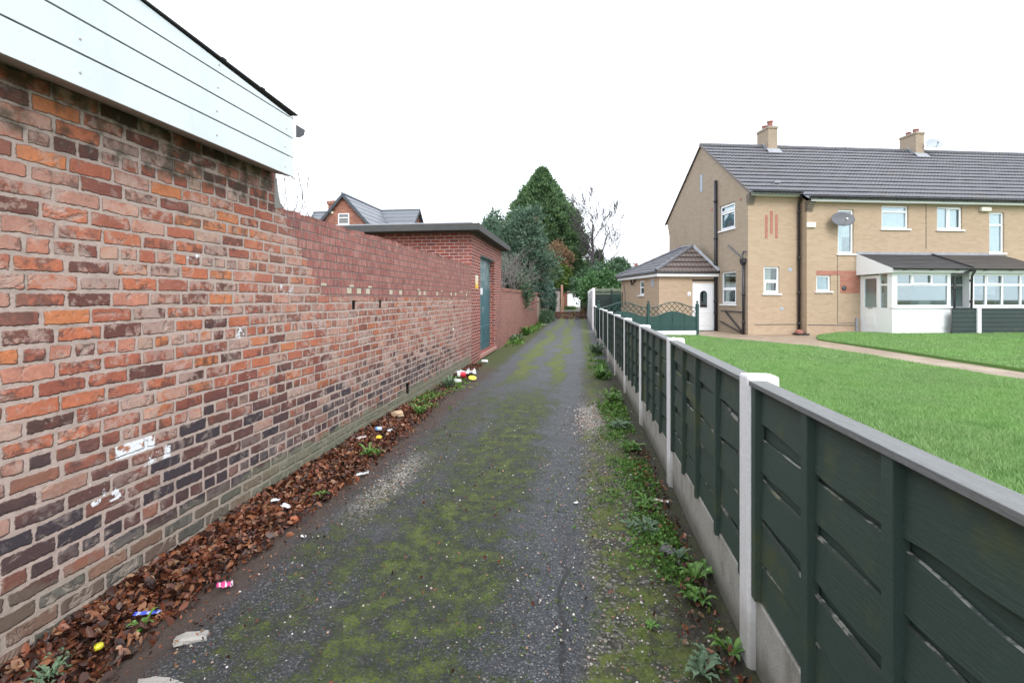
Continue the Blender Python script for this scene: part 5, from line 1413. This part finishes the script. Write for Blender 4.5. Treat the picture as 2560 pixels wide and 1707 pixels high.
# smaller bush of the same green to the left, behind the flat roof
def bush(name, label, cat, c, rad, k, n, size, mat, seed, group=None, lump=.25, aspect=2.2, z0=None, stems=True, inner=.5):
    o = tag(empty(name, (c[0], c[1], 0)), label, cat, group)
    r = np.random.default_rng(seed)
    v = r.normal(0, 1, (k, 3)); v /= np.linalg.norm(v, axis=1)[:, None]
    q = (inner + (1 - inner) * np.sqrt(r.random(k)))[:, None]
    lum = 1 + lump * (2 * vnoise(v[:, 0] * 3 + 9, v[:, 2] * 3 + v[:, 1] * 3 + 9, seed) - 1)[:, None] * 1.6
    P = np.array(c) + v * np.array(rad) * q * lum
    P[:, 2] = np.maximum(P[:, 2], .1)
    D = v * .8 + np.array([0, 0, .35])
    local(quads('foliage', sprays(P, D, n, size, size * .7, seed + 1, aspect=aspect, fan=.7), M[mat], o), o)
    if stems:
        b = MB()
        for j in range(5): limb(b, (c[0] + random.uniform(-.2, .2), c[1] + random.uniform(-.2, .2), 0), (c[0] + random.uniform(-.5, .5) * rad[0], c[1] + random.uniform(-.5, .5) * rad[1], c[2] + .4 * rad[2]), .05, .015, .08, 4, 5)
        local(b.build('stems', M['bark'], o), o)
    return o
bush('evergreen_shrub', 'feathery evergreen showing above the flat roof, left of the pine', 'shrub', (-4.7, 26.5, 4.2), (1.3, 1.2, 1.75), 900, 22, .19, 'pine', 21)
bush('evergreen_shrub', 'dark evergreen filling the gap between pine and wall top', 'shrub', (-3.7, 22.5, 2.0), (1.2, 2.3, 1.1), 800, 22, .15, 'holly', 23)
bush('ivy_bush', 'ivy clump spilling over the tan rendered wall', 'shrub', (-2.75, 33.0, 1.95), (.85, 4.0, 1.15), 1000, 20, .14, 'ivy', 25)
bush('ivy_curtain', 'ivy hanging down the lane side between the tan wall and the capped pier', 'ivy', (-2.35, 40.8, 1.1), (.32, 1.5, 1.6), 500, 20, .13, 'ivy', 26, stems=False)
bush('lime_shrub', 'yellow green shrub below the russet branches', 'shrub', (-2.35, 46.8, 3.7), (1.15, .9, 1.2), 420, 22, .22, 'lime', 27)
bush('dark_shrub', 'dark evergreen trees massed behind the white garage', 'hedge', (-.5, 79, 3.4), (6.0, 2.5, 4.2), 1700, 20, .40, 'holly', 28)
bush('dark_shrub', 'dark evergreen shrub under the bare tree, behind the last tall white posts', 'shrub', (1.75, 42, 2.3), (1.25, 1.2, 2.0), 800, 20, .2, 'holly', 29)
bush('laurel_shrub', 'bright green laurel behind the dark yard fence', 'shrub', (2.0, 37.5, 2.25), (1.9, 1.3, 1.2), 900, 18, .21, 'laurel', 30)
bush('laurel_shrub', 'large mid green laurel reaching to the extension eaves', 'shrub', (2.6, 42.5, 2.5), (2.6, 1.5, 1.7), 1100, 18, .25, 'holly', 31)
bush('evergreen_shrub', 'small dark evergreen tuft over the extension roof corner', 'shrub', (3.55, 44, 4.0), (.9, .9, 1.0), 420, 20, .2, 'holly', 33)
sc = tag(empty('young_conifer', (1.95, 48.6, 0)), 'small dark pointed conifer behind the bare tree', 'tree', 'evergreens at the end of the lane')
P, D = crown_points(900, lambda t: 1.15 * (1 - t) ** .8 + .03, 1.95, 48.6, .5, 5.8, 41, .2, .4)
local(quads('crown', sprays(P, D, 16, .24, .12, 42, aspect=3), M['cypress'], sc), sc)
b = MB(); b.tube([(1.95, 48.6, 0), (1.95, 48.6, 5.8)], [.12, .02], 6); local(b.build('trunk', M['bark'], sc), sc)
bush('russet_shrub', 'russet brown leafless looking shrub in front of the cypress', 'shrub', (-2.15, 47.2, 5.5), (1.35, .9, 1.25), 380, 14, .26, 'russet', 35, aspect=4)
# grey leafless shrub beyond the flat-roofed building
gs = tag(empty('bare_shrub', (-3.0, 19.6, 0)), 'tangled grey leafless shrub right behind the flat roofed brick building', 'shrub')
random.seed(31); b = MB()
for k in range(34):
    bx, by = random.uniform(-3.6, -2.62), random.uniform(17.4, 21.5)
    bare(b, (bx, by, random.uniform(1.2, 2.1)), (random.uniform(-.4, .6), random.uniform(-.5, .3), 1), random.uniform(.55, .95), .014, 3, (2, 3), .95, .0, .0042, 4)
local(b.build('twigs', M['twig_grey'], gs), gs)
# bare tree
bt = tag(empty('bare_tree', (.95, 45.4, 0)), 'tall leafless tree with forked trunk, winter branches against the sky', 'tree')
random.seed(12); b = MB()
t1 = limb(b, (.95, 45.4, 0), (1.10, 45.4, 4.4), .24, .17, .02, 5, 8)
t2 = limb(b, t1[-1], (1.28, 45.4, 8.6), .165, .07, .03, 5, 8)
t3 = limb(b, t1[3], (2.5, 45.3, 7.4), .12, .05, .05, 5, 7)
t4 = limb(b, t1[2], (3.7, 45.5, 6.0), .08, .03, .05, 5, 6)
t5 = limb(b, t2[1], (.25, 45.5, 8.2), .07, .03, .05, 5, 6)
for pts, r, L, lv in ((t2, .050, 1.75, 4), (t3, .042, 1.65, 4), (t4, .03, 1.45, 3), (t5, .02, .9, 2)):
    for i in range(1, 6):
        for _ in range(2 if i < 5 else 3):
            d = Vector((random.uniform(-.8, .9), random.uniform(-.6, .6), random.uniform(.35, 1.1)))
            bare(b, pts[i], d, L * random.uniform(.7, 1.15), r * (1.1 - .1 * i), lv, (2, 3), .55, .10, .0125, 5)
local(b.build('branches', M['twig_dark'], bt), bt)
# thin leafless saplings near the bare tree and by the house
b = MB(); random.seed(44)
sp = tag(empty('bare_sapling', (2.9, 47, 0)), 'thin leafless sapling right of the forked bare tree', 'tree')
for k in range(5): bare(b, (2.6 + .25 * k, 47, .5), (random.uniform(-.2, .35), 0, 1), 1.9, .035, 4, (2, 3), .5, .14, .007, 4)
local(b.build('branches', M['twig_dark'], sp), sp)
# twigs over the boundary wall behind the garage corner
for i, (lab, pts) in enumerate((('thin bare twigs rising beside the end of the white cladding', [(-4.98, 7.38), (-4.92, 7.40), (-4.85, 7.4)]), ('tall bare whips standing above the old wall coping', [(-4.70, 7.42), (-4.62, 7.43), (-4.54, 7.44)]))):
    random.seed(60 + i); tw = tag(empty('bare_bush', (pts[0][0], pts[0][1], 0)), lab, 'bush'); b = MB()
    for (x, y) in pts:
        bare(b, (x, y, 1.6), (random.uniform(-.05, .22), 0, 1), .95, .011, 3, (1, 3), .40, .2, .0035, 4, .75)
    for k in range(5): bare(b, (pts[0][0] + random.uniform(-.05, .3), 7.4, 2.55), (random.uniform(-.5, .5), 0, 1), .26, .005, 2, (1, 2), .6, .1, .003, 4)
    local(b.build('twigs', M['twig_dark'], tw), tw)
# scrub at the end of the lane
bush('bramble', 'brown bramble heap beside the tall white posts at the lane end', 'shrub', (.62, 43.5, .8), (.38, 1.8, 1.0), 420, 14, .12, 'russet', 51, aspect=5)
bush('bramble', 'green scrub in front of the white garage door', 'shrub', (-1.05, 55, .25), (.75, 2.5, .32), 300, 14, .13, 'lime', 52, stems=False)
bush('dark_shrub', 'dark brambles at the foot of the tan wall end', 'shrub', (-2.1, 31.0, .3), (.40, 2.6, .42), 320, 14, .09, 'holly', 53, stems=False)

# ------------------------------------------------------------------ dead leaves against the wall (nobody could count them)
def leaves(n, fx, fy, seed, s0=.012, s1=.066):
    r = np.random.default_rng(seed)
    y = fy(r, n); x = fx(r, n, y)
    z = lane_z(x, y) + r.uniform(.0, .035, n)
    s = (s0 + (s1 - s0) * r.random(n) ** 1.8) * (1 - .3 * np.clip((y - 4) / 6, 0, 1))
    yaw = r.uniform(0, 2 * np.pi, n); pit = r.normal(0, .65, n); rol = r.normal(0, .75, n); curl = r.uniform(-.1, .55, n)
    # outline of a leaf with a fold along its midrib: 6 points, two quads
    T = np.array([[-.5, 0], [-.12, .30], [.30, .22], [.55, 0], [.30, -.22], [-.12, -.30]])
    lx = T[None, :, 0] * s[:, None]; ly = T[None, :, 1] * s[:, None] * r.uniform(.75, 1.25, n)[:, None]
    lz = np.abs(ly) * curl[:, None] * 1.6 + (lx ** 2 / s[:, None]) * r.uniform(-.6, 1.0, n)[:, None]
    cy, sy = np.cos(rol)[:, None], np.sin(rol)[:, None]
    ly, lz = ly * cy - lz * sy, ly * sy + lz * cy
    cp, sp_ = np.cos(pit)[:, None], np.sin(pit)[:, None]
    lx, lz = lx * cp - lz * sp_, lx * sp_ + lz * cp
    c, q = np.cos(yaw)[:, None], np.sin(yaw)[:, None]
    X = x[:, None] + lx * c - ly * q; Y_ = y[:, None] + lx * q + ly * c; Z = z[:, None] + lz + .006
    V = np.stack([X, Y_, Z], -1).reshape(-1, 3)
    i = np.arange(n)[:, None] * 6
    F = np.concatenate([i + np.array([[0, 1, 2, 3]]), i + np.array([[0, 3, 4, 5]])], 0)
    return V, F
def heap_x(r, n, y):
    w = np.interp(y, [.8, 2.2, 3, 5, 7, 9, 11], [.50, .50, .55, .55, .46, .40, .3])
    return -2.49 + w * (r.beta(1.1, 2.1, n)) * 1.12
def heap_y(r, n):
    y = r.uniform(1.0, 11.0, n); keep = np.interp(y, [1, 6, 7, 7.8, 8.6, 9.4, 10.8], [1, 1, .5, .12, .3, .6, .5])
    k = r.random(n) < keep; y[~k] = r.uniform(1.0, 6.2, (~k).sum()); return y
V, F = leaves(24000, heap_x, heap_y, 3)
tag(npmesh('leaf_litter', V, F, M['litter']), kind='stuff')
V, F = leaves(650, lambda r, n, y: .42 + .27 * r.beta(2.2, 1.2, n), lambda r, n: r.uniform(1.5, 5.2, n), 4, .018, .042)
tag(npmesh('leaf_litter', V, F, M['litter']), kind='stuff')
V, F = leaves(420, lambda r, n, y: r.uniform(-2.0, .5, n), lambda r, n: r.uniform(1.3, 7, n), 5, .012, .030)
tag(npmesh('leaf_litter', V, F, M['litter']), kind='stuff')
V, F = leaves(2600, lambda r, n, y: -2.05 + r.normal(.22, .20, n), lambda r, n: r.uniform(1.4, 7, n), 15, .006, .022)
tag(npmesh('leaf_litter', V, F, M['litter']), kind='stuff')
V, F = leaves(2600, lambda r, n, y: r.uniform(-2.3, .6, n), lambda r, n: r.uniform(36, 43, n), 6, .10, .2)
tag(npmesh('leaf_litter', V, F, M['litter']), kind='stuff')
# pebbles and grit
def pebbles(n, fx, fy, s0, s1, seed):
    r = np.random.default_rng(seed); y = fy(r, n); x = fx(r, n, y); z = lane_z(x, y)
    s = np.exp(r.uniform(np.log(s0), np.log(s1), n))
    o = np.array([[1, 0, 0], [0, 1, 0], [-1, 0, 0], [0, -1, 0], [0, 0, .8], [0, 0, -.6]])
    O = o[None] * s[:, None, None] * r.uniform(.6, 1.3, (n, 6, 1))
    a = r.uniform(0, 2 * np.pi, n); c, q = np.cos(a)[:, None], np.sin(a)[:, None]
    V = np.stack([x[:, None] + O[..., 0] * c - O[..., 1] * q, y[:, None] + O[..., 0] * q + O[..., 1] * c, z[:, None] + O[..., 2] + s[:, None] * .3], -1).reshape(-1, 3)
    f = np.array([[0, 1, 4], [1, 2, 4], [2, 3, 4], [3, 0, 4], [1, 0, 5], [2, 1, 5], [3, 2, 5], [0, 3, 5]])
    return V, (np.arange(n)[:, None, None] * 6 + f[None]).reshape(-1, 3)
A = [pebbles(2600, lambda r, n, y: r.normal(.22, .24, n), lambda r, n: r.uniform(1.3, 7, n), .0025, .011, 1), pebbles(800, lambda r, n, y: r.uniform(-1.8, .1, n), lambda r, n: r.uniform(1.4, 6, n), .003, .010, 2),
     pebbles(900, lambda r, n, y: r.normal(.14, .12, n), lambda r, n: r.normal(6.3, .45, n), .006, .016, 3), pebbles(260, lambda r, n, y: r.normal(-1.56, .12, n), lambda r, n: r.normal(3.9, .45, n), .004, .012, 4)]
off = 0; VV = []; FF = []
for V, F in A: VV.append(V); FF.append(F + off); off += len(V)
V = np.concatenate(VV); F = np.concatenate(FF); k = V[:, 0] > -9
tag(npmesh('gravel', V, F, M['pebble']), kind='stuff')

# ------------------------------------------------------------------ weeds
def weed_mesh(b, c, n, L, w, rise, seed, lobes=False, m=0):
    r = random.Random(seed)
    for k in range(n):
        a = 2 * math.pi * (k / n) + r.uniform(-.3, .3); l = L * r.uniform(.6, 1.15); up = rise * r.uniform(.5, 1.3); ww = w * r.uniform(.8, 1.2)
        d = Vector((math.cos(a), math.sin(a), 0)); s = Vector((-d.y, d.x, 0)); prev = None; N = 7
        for i in range(N + 1):
            t = i / N
            p = Vector(c) + d * (l * t) + Vector((0, 0, up * math.sin(t * 2.1) * l + .004))
            half = ww * math.sin(math.pi * min(1, .12 + .88 * t)) * (1.0 if not lobes else (1.25 if i % 2 else .55)) * (.55 + .6 * t if t < .75 else 1)
            if i == N: half = .0008
            q = (p - s * half + Vector((0, 0, half * .35)), p, p + s * half + Vector((0, 0, half * .35)))
            if prev: b.poly([prev[0], prev[1], q[1], q[0]], m); b.poly([prev[1], prev[2], q[2], q[1]], m)
            prev = q
def weed(label, x, y, n, L, w, rise, seed, mat='weed', lobes=False, extra=0, cat='weed', name='weed'):
    if y < 4: L *= .80; w *= .85
    o = MB(); z = float(lane_z(x, y)); r = random.Random(seed)
    weed_mesh(o, (0, 0, 0), n, L, w, rise, seed, lobes)
    for k in range(extra): weed_mesh(o, (r.uniform(-.09, .09), r.uniform(-.11, .11), 0), max(4, n - 3), L * .75, w * .85, rise, seed + k + 1, lobes)
    ob = o.build(name, M[mat], None, smooth=False, flip=True); ob.location = (x, y, z)
    return tag(ob, label, cat, 'weeds along the lane')
weed('upright pale green broad leaved weed just left of the glossy clump by the gravel board', .58, 2.92, 8, .105, .016, .85, 1, 'weed_grey')
weed('glossy dark green dandelion clump against the gravel board behind the nearest post', .63, 2.74, 10, .125, .022, .75, 2, extra=1)
weed('second dandelion rosette, closer to the nearest white post', .62, 2.55, 11, .115, .020, .6, 3, extra=1)
weed('bright green dandelion at the foot of the nearest white post', .66, 2.20, 9, .13, .021, .55, 4)
weed('grey green crinkled weed low in the front right corner of the lane', .50, 2.06, 13, .115, .017, .55, 5, 'weed_grey', True, 2)
weed('grey green ferny weed patch beside the broken slate', .44, 3.30, 14, .14, .016, .4, 6, 'weed_grey', True, 3)
weed('leafy green weed patch on the verge before the second white post', .50, 3.72, 12, .14, .018, .5, 7, 'weed', True, 3)
weed('small lime green seedling rosette in the grit', .34, 2.33, 8, .055, .011, .5, 8, 'weed')
weed('bright green herb tuft among dead leaves in the near left corner', -2.26, 1.78, 16, .10, .012, .9, 9, 'weed_grey', True, 4)
weed('light green sprig beside the blue wrapper', -2.10, 2.05, 6, .10, .014, 1.0, 10)
weed('fresh green weed in the leaf heap near the yellow lid', -2.08, 4.55, 9, .13, .017, .8, 11, extra=2)
weed('small green weed on the heap edge by the white rag', -2.02, 3.55, 9, .09, .014, .6, 12, extra=1)
weed('leafy weed clump on the verge by the third post', .54, 4.95, 12, .15, .018, .55, 13, 'weed', True, 3)
weed('low weed mat by the fourth post', .50, 5.85, 12, .16, .018, .5, 14, 'weed_grey', True, 3)
weed('green weed mound before the fifth post', .46, 7.4, 14, .20, .022, .6, 15, 'weed', True, 4)
weed('dense green weed clump by the far low posts', .45, 9.4, 14, .24, .026, .8, 16, 'weed', True, 5)
weed('ragged tall weed hugging the fence far along the lane', .48, 13.4, 14, .30, .03, 1.0, 17, 'weed_grey', True, 5)
weed('weeds at the wall foot near the yellow and red litter', -2.25, 8.2, 14, .18, .02, .9, 18, 'weed_grey', True, 5)
weed('green weed growing out of the heap before the low wall hole', -2.12, 6.15, 10, .16, .018, .9, 19, 'weed', False, 3)
weed('dark weed fringe under the pink brick wall', -2.25, 17.0, 16, .30, .03, .9, 20, 'weed_grey', True, 6)
weed('scrubby weed tuft under the coping wall farther along', -2.2, 20.2, 16, .36, .035, 1.0, 21, 'weed', True, 6)
# ground cover: countless seedlings and clover on the right verge and along the wall foot
def cover(n, fx, fy, s, seed):
    r = np.random.default_rng(seed); y = fy(r, n); x = fx(r, n, y)
    k = fbm(x * 2.6, y * 2.0, seed + 50) + r.normal(0, .05, n) > .50; x = x[k]; y = y[k]; n = len(x)
    P = np.stack([x, y, lane_z(x, y) + .002], 1)
    D = np.stack([r.normal(0, .8, n), r.normal(0, .8, n), np.full(n, .55)], 1)
    return sprays(P, D, 7, s, s * .55, seed, droop=.2, aspect=1.6, fan=.9)
V = np.concatenate([cover(3600, lambda r, n, y: .64 - np.abs(r.normal(0, .17, n)), lambda r, n: 1.5 + 5.5 * r.random(n), .024, 1),
                    cover(2000, lambda r, n, y: .62 - np.abs(r.normal(0, .15, n)), lambda r, n: r.uniform(6.5, 15, n), .045, 2),
                    cover(700, lambda r, n, y: -2.45 + np.abs(r.normal(0, .22, n)), lambda r, n: r.uniform(6.6, 9.0, n), .04, 3),
                    cover(900, lambda r, n, y: -2.42 + np.abs(r.normal(0, .16, n)), lambda r, n: r.uniform(15.4, 29, n), .11, 4)])
tag(quads('ground_cover', V, M['weed']), kind='stuff')
V = np.concatenate([cover(900, lambda r, n, y: r.normal(.05, .3, n), lambda r, n: r.uniform(1.4, 5, n), .010, 7), cover(1200, lambda r, n, y: r.normal(-.85, .4, n), lambda r, n: r.uniform(1.4, 6, n), .009, 8)])
tag(quads('moss', V, M['lime']), kind='stuff')

# ------------------------------------------------------------------ litter, each piece a thing
LC = {}
def colour(c, rough=.35):
    k = (c, rough)
    if k not in LC: LC[k] = plain('litter_colour', c, rough, .06, 20)
    return LC[k]
def crumple(name, label, cat, x, y, sx, sy, h, c, seed, rz=0.0, c2=None, lift=.03):
    """a scrap of foil, film or paper: creased sheet"""
    r = np.random.default_rng(seed); n = 9
    u, v = np.meshgrid(np.linspace(-.5, .5, n), np.linspace(-.5, .5, n), indexing='ij')
    z = h * (fbm(u * 5 + seed, v * 5, seed, 3)) + r.normal(0, h * .12, u.shape)
    P = np.stack([u * sx * (1 + r.normal(0, .05, u.shape)), v * sy * (1 + r.normal(0, .05, u.shape)), z], -1)
    i = np.arange(n * n).reshape(n, n); F = np.stack([i[:-1, :-1], i[1:, :-1], i[1:, 1:], i[:-1, 1:]], -1).reshape(-1, 4)
    stripe = ((F[:, 0] // n) % 3 == 1).astype(int) if c2 else None
    o = npmesh(name, P.reshape(-1, 3), F, None, None, False, [colour(c)] + ([colour(c2)] if c2 else []), stripe)
    md = o.modifiers.new('thickness', 'SOLIDIFY'); md.thickness = .002
    o.location = (x, y, float(lane_z(x, y)) + lift); o.rotation_euler = (0, r.uniform(-.15, .15), rz)
    return tag(o, label, cat)
def stone(name, label, cat, x, y, sx, sy, sz, mat, seed, rz=0.0, lift=0.0):
    r = np.random.default_rng(seed); b = MB(); seg = 9
    for (s, z) in ((.80, -.3), (1.0, .15), (.93, .7), (.70, 1.0)):
        for j in range(seg):
            a = 2 * math.pi * j / seg; q = s * (1 + .16 * r.normal())
            sq = 1 / max(abs(math.cos(a)), abs(math.sin(a))) ** .7
            b.v.append((sx / 2 * q * sq * math.cos(a) * .9, sy / 2 * q * sq * math.sin(a) * .9, sz * z * (1 + .08 * r.normal())))
    for k in range(3):
        for j in range(seg):
            a0 = k * seg + j; d = k * seg + (j + 1) % seg; b.f.append((a0, d, d + seg, a0 + seg)); b.m.append(0)
    b.f.append(tuple(3 * seg + j for j in range(seg))); b.m.append(0)
    o = b.build(name, mat, None, bevel=.003); o.location = (x, y, float(lane_z(x, y)) + lift); o.rotation_euler = (0, 0, rz)
    return tag(o, label, cat)
def can(name, label, x, y, L, r, c, rz, lift, c2=None):
    o = MB(); rot = Matrix.Rotation(R(90), 3, 'Y')
    o.lathe([(r * .78, -L / 2), (r, -L / 2 + .006), (r, -L * .16)], (0, 0, 0), 16, 0, rot); o.lathe([(r, -L * .16), (r, L / 2 - .012), (r * .80, L / 2), (r * .72, L / 2 - .004), (.001, L / 2 - .004)], (0, 0, 0), 16, 1, rot)
    ob = o.build(name, [colour(c), colour(c2 or c)], None, smooth=True); ob.location = (x, y, float(lane_z(x, y)) + r + lift); ob.rotation_euler = (0, .06, rz)
    return tag(ob, label, 'can')
pale = plain('pale_broken_stone', (.36, .345, .32), .85, .35, 14, bump=.006, dirt=((.10, .09, .075), .8))
stone('broken_stone', 'pale block of broken masonry on the edge of the tarmac, front left', 'stone', -1.74, 1.95, .165, .075, .026, pale, 1, R(18))
stone('broken_stone', 'flat white slab fragment cut by the bottom edge, left of the moss', 'stone', -1.66, 1.69, .20, .085, .016, pale, 2, R(-2))
stone('slate_fragment', 'dark split slate lying among weeds by the fence', 'slate', .55, 3.02, .10, .15, .02, plain('dark_split_slate', (.12, .115, .12), .6, .35, 30, bump=.004), 3, R(35), .01)
stone('brick_shard', 'small orange brick shard on the left leaf edge', 'brick shard', -1.98, 3.12, .06, .05, .03, colour((.36, .12, .06), .9), 6, R(50), .02)
stone('cobble', 'pale buff stone lump on the leaves by the low wall hole', 'stone', -2.33, 5.95, .17, .12, .07, plain('buff_stone', (.50, .36, .24), .85, .2, 14), 7, R(20), .03)
crumple('blue_wrapper', 'flattened blue foil wrapper in the dead leaves', 'wrapper', -2.14, 2.12, .11, .028, .012, (.06, .10, .55), 11, R(28), (.35, .40, .75), .05)
crumple('pink_wrapper', 'crumpled magenta and white wrapper at the leaf edge', 'wrapper', -1.89, 2.34, .075, .05, .03, (.60, .05, .22), 12, R(40), (.62, .50, .55), .02)
crumple('paper_scrap', 'white paper scrap on the leaf heap, upper of two by the lone weed', 'paper', -2.30, 3.38, .06, .05, .025, (.66, .68, .70), 13, .4, None, .04)
crumple('paper_scrap', 'folded white rag on the leaf heap, lower of two by the lone weed', 'paper', -2.16, 3.30, .085, .04, .02, (.70, .71, .72), 14, -.3, None, .05)
crumple('plastic_scrap', 'small bright white scrap on bare dirt between leaves and tarmac', 'plastic', -1.76, 2.87, .035, .022, .012, (.80, .81, .83), 15, .2, None, .012)
crumple('white_wrapper', 'white and yellow wrapper in the bottom left corner', 'wrapper', -2.20, 1.66, .10, .05, .03, (.68, .68, .62), 16, .6, (.55, .62, .12), .04)
crumple('plastic_scrap', 'pale grey plastic strip on the heap edge where the leaves thin', 'plastic', -1.90, 4.02, .11, .05, .025, (.55, .58, .60), 17, .3, None, .02)
crumple('card_scrap', 'brown and white torn card by the second white post', 'card', .62, 3.75, .11, .04, .01, (.42, .31, .20), 18, -.2, (.62, .64, .64), .02)
crumple('paper_scrap', 'two tone white flake on the tarmac centre right', 'paper', -.02, 3.62, .03, .022, .006, (.78, .80, .82), 19, .5, None, .008)
b = MB(); b.lathe([(.001, .020), (.016, .018), (.020, .005), (.012, -.01)], (0, 0, 0), 14); o = b.build('fallen_fruit', colour((.55, .50, .03), .4), None, smooth=True); o.location = (-2.2, 1.93, float(lane_z(-2.2, 1.93)) + .035); tag(o, 'small yellow fruit on the leaves near the wall foot', 'fruit')
def lid(label, x, y, r, c, tilt, lift):
    b = MB(); b.lathe([(r, 0), (r * 1.03, .004), (r * 1.03, .012), (r * .94, .014), (r * .9, .010), (.001, .012)], (0, 0, 0), 20); o = b.build('tub_lid', colour(c), None, smooth=False); o.location = (x, y, float(lane_z(x, y)) + lift); o.rotation_euler = (tilt, .2, 0); return tag(o, label, 'lid')
lid('small yellow lid lying on the leaf heap near the green weed', -2.18, 5.02, .032, (.66, .48, .03), .4, .04)
lid('large bright yellow tub lid in the far litter group', -2.00, 8.90, .075, (.75, .66, .06), .35, .06)
can('drink_can', 'red drink can on its side in the far litter group', -2.24, 9.0, .17, .055, (.72, .70, .70), .35, .04, (.55, .03, .05))
can('drink_can', 'white can lying beyond the litter group at the building corner', -2.28, 11.5, .16, .04, (.70, .72, .76), .15, .01)
can('drink_can', 'small silver blue can on the leaves above the yellow lid', -2.27, 5.22, .075, .022, (.10, .30, .60), .3, .05, (.50, .60, .70))
can('plastic_tub', 'short white tub in front of the red can', -2.20, 8.55, .14, .035, (.72, .74, .76), .1, .02)
crumple('carrier_bag', 'crumpled white bag behind the red can', 'bag', -2.16, 9.35, .26, .22, .16, (.62, .63, .62), 23, .3, None, .03)
crumple('paper_cup', 'crushed white cup by the wall just left of the bag', 'cup', -2.33, 9.3, .16, .12, .10, (.68, .69, .70), 24, .8, None, .06)
crumple('foil_scrap', 'bright white ball of foil on the leaves beside the silver blue can', 'foil', -2.16, 5.28, .05, .05, .045, (.74, .74, .78), 25, .1, None, .03)
crumple('film_scrap', 'translucent pinkish film in the leaves left of the small yellow lid', 'film', -2.34, 4.93, .10, .06, .03, (.50, .42, .40), 26, .5, None, .04)
crumple('paper_scrap', 'white paper far along the lane left of the moss strips', 'paper', -1.95, 27.5, .35, .2, .06, (.72, .72, .70), 27, .2, None, .03)

# ------------------------------------------------------------------ light and camera
w = bpy.data.worlds.new('World'); S.world = w; w.use_nodes = True
nt = w.node_tree; bg = nt.nodes['Background']
sky = nt.nodes.new('ShaderNodeTexSky'); sky.sky_type = 'NISHITA'; sky.sun_disc = False
SUN_EL, SUN_AZ = 42, 158          # overcast: the sun is only a wide soft patch behind the camera, to the right
sky.sun_elevation = R(SUN_EL); sky.sun_rotation = R(SUN_AZ); sky.air_density = 1.0; sky.dust_density = 5.0; sky.ozone_density = 1.0
mx = nt.nodes.new('ShaderNodeMix'); mx.data_type = 'RGBA'; mx.inputs[0].default_value = .90
nt.links.new(sky.outputs[0], mx.inputs[6]); mx.inputs[7].default_value = (9.4, 9.9, 10.6, 1)   # cloud layer
nt.links.new(mx.outputs[2], bg.inputs[0]); bg.inputs[1].default_value = .10
sl_ = bpy.data.lights.new('sun', 'SUN'); sl_.energy = .9; sl_.angle = R(25); sl_.color = (1, .975, .94)
so = bpy.data.objects.new('sun', sl_); COL.objects.link(so)
az = R(SUN_AZ); d = Vector((math.sin(az) * math.cos(R(SUN_EL)), math.cos(az) * math.cos(R(SUN_EL)), math.sin(R(SUN_EL))))
so.rotation_euler = (-d).to_track_quat('-Z', 'Y').to_euler()
cam = bpy.data.cameras.new('camera'); co = bpy.data.objects.new('camera', cam); COL.objects.link(co)
cam.sensor_width = 36; cam.lens = 1197 / 2560 * 36; cam.shift_y = -(853.5 - 746) / 2560
co.location = (0, 0, 1.55); co.rotation_euler = (R(90), 0, math.atan(167 / 1197)); cam.clip_start = .05; cam.clip_end = 3000
S.camera = co
S.view_settings.view_transform = 'Standard'; S.view_settings.look = 'None'; S.view_settings.gamma = 1.0
S.view_settings.exposure = 1.24
S.cycles.max_bounces = 8; S.cycles.transparent_max_bounces = 12
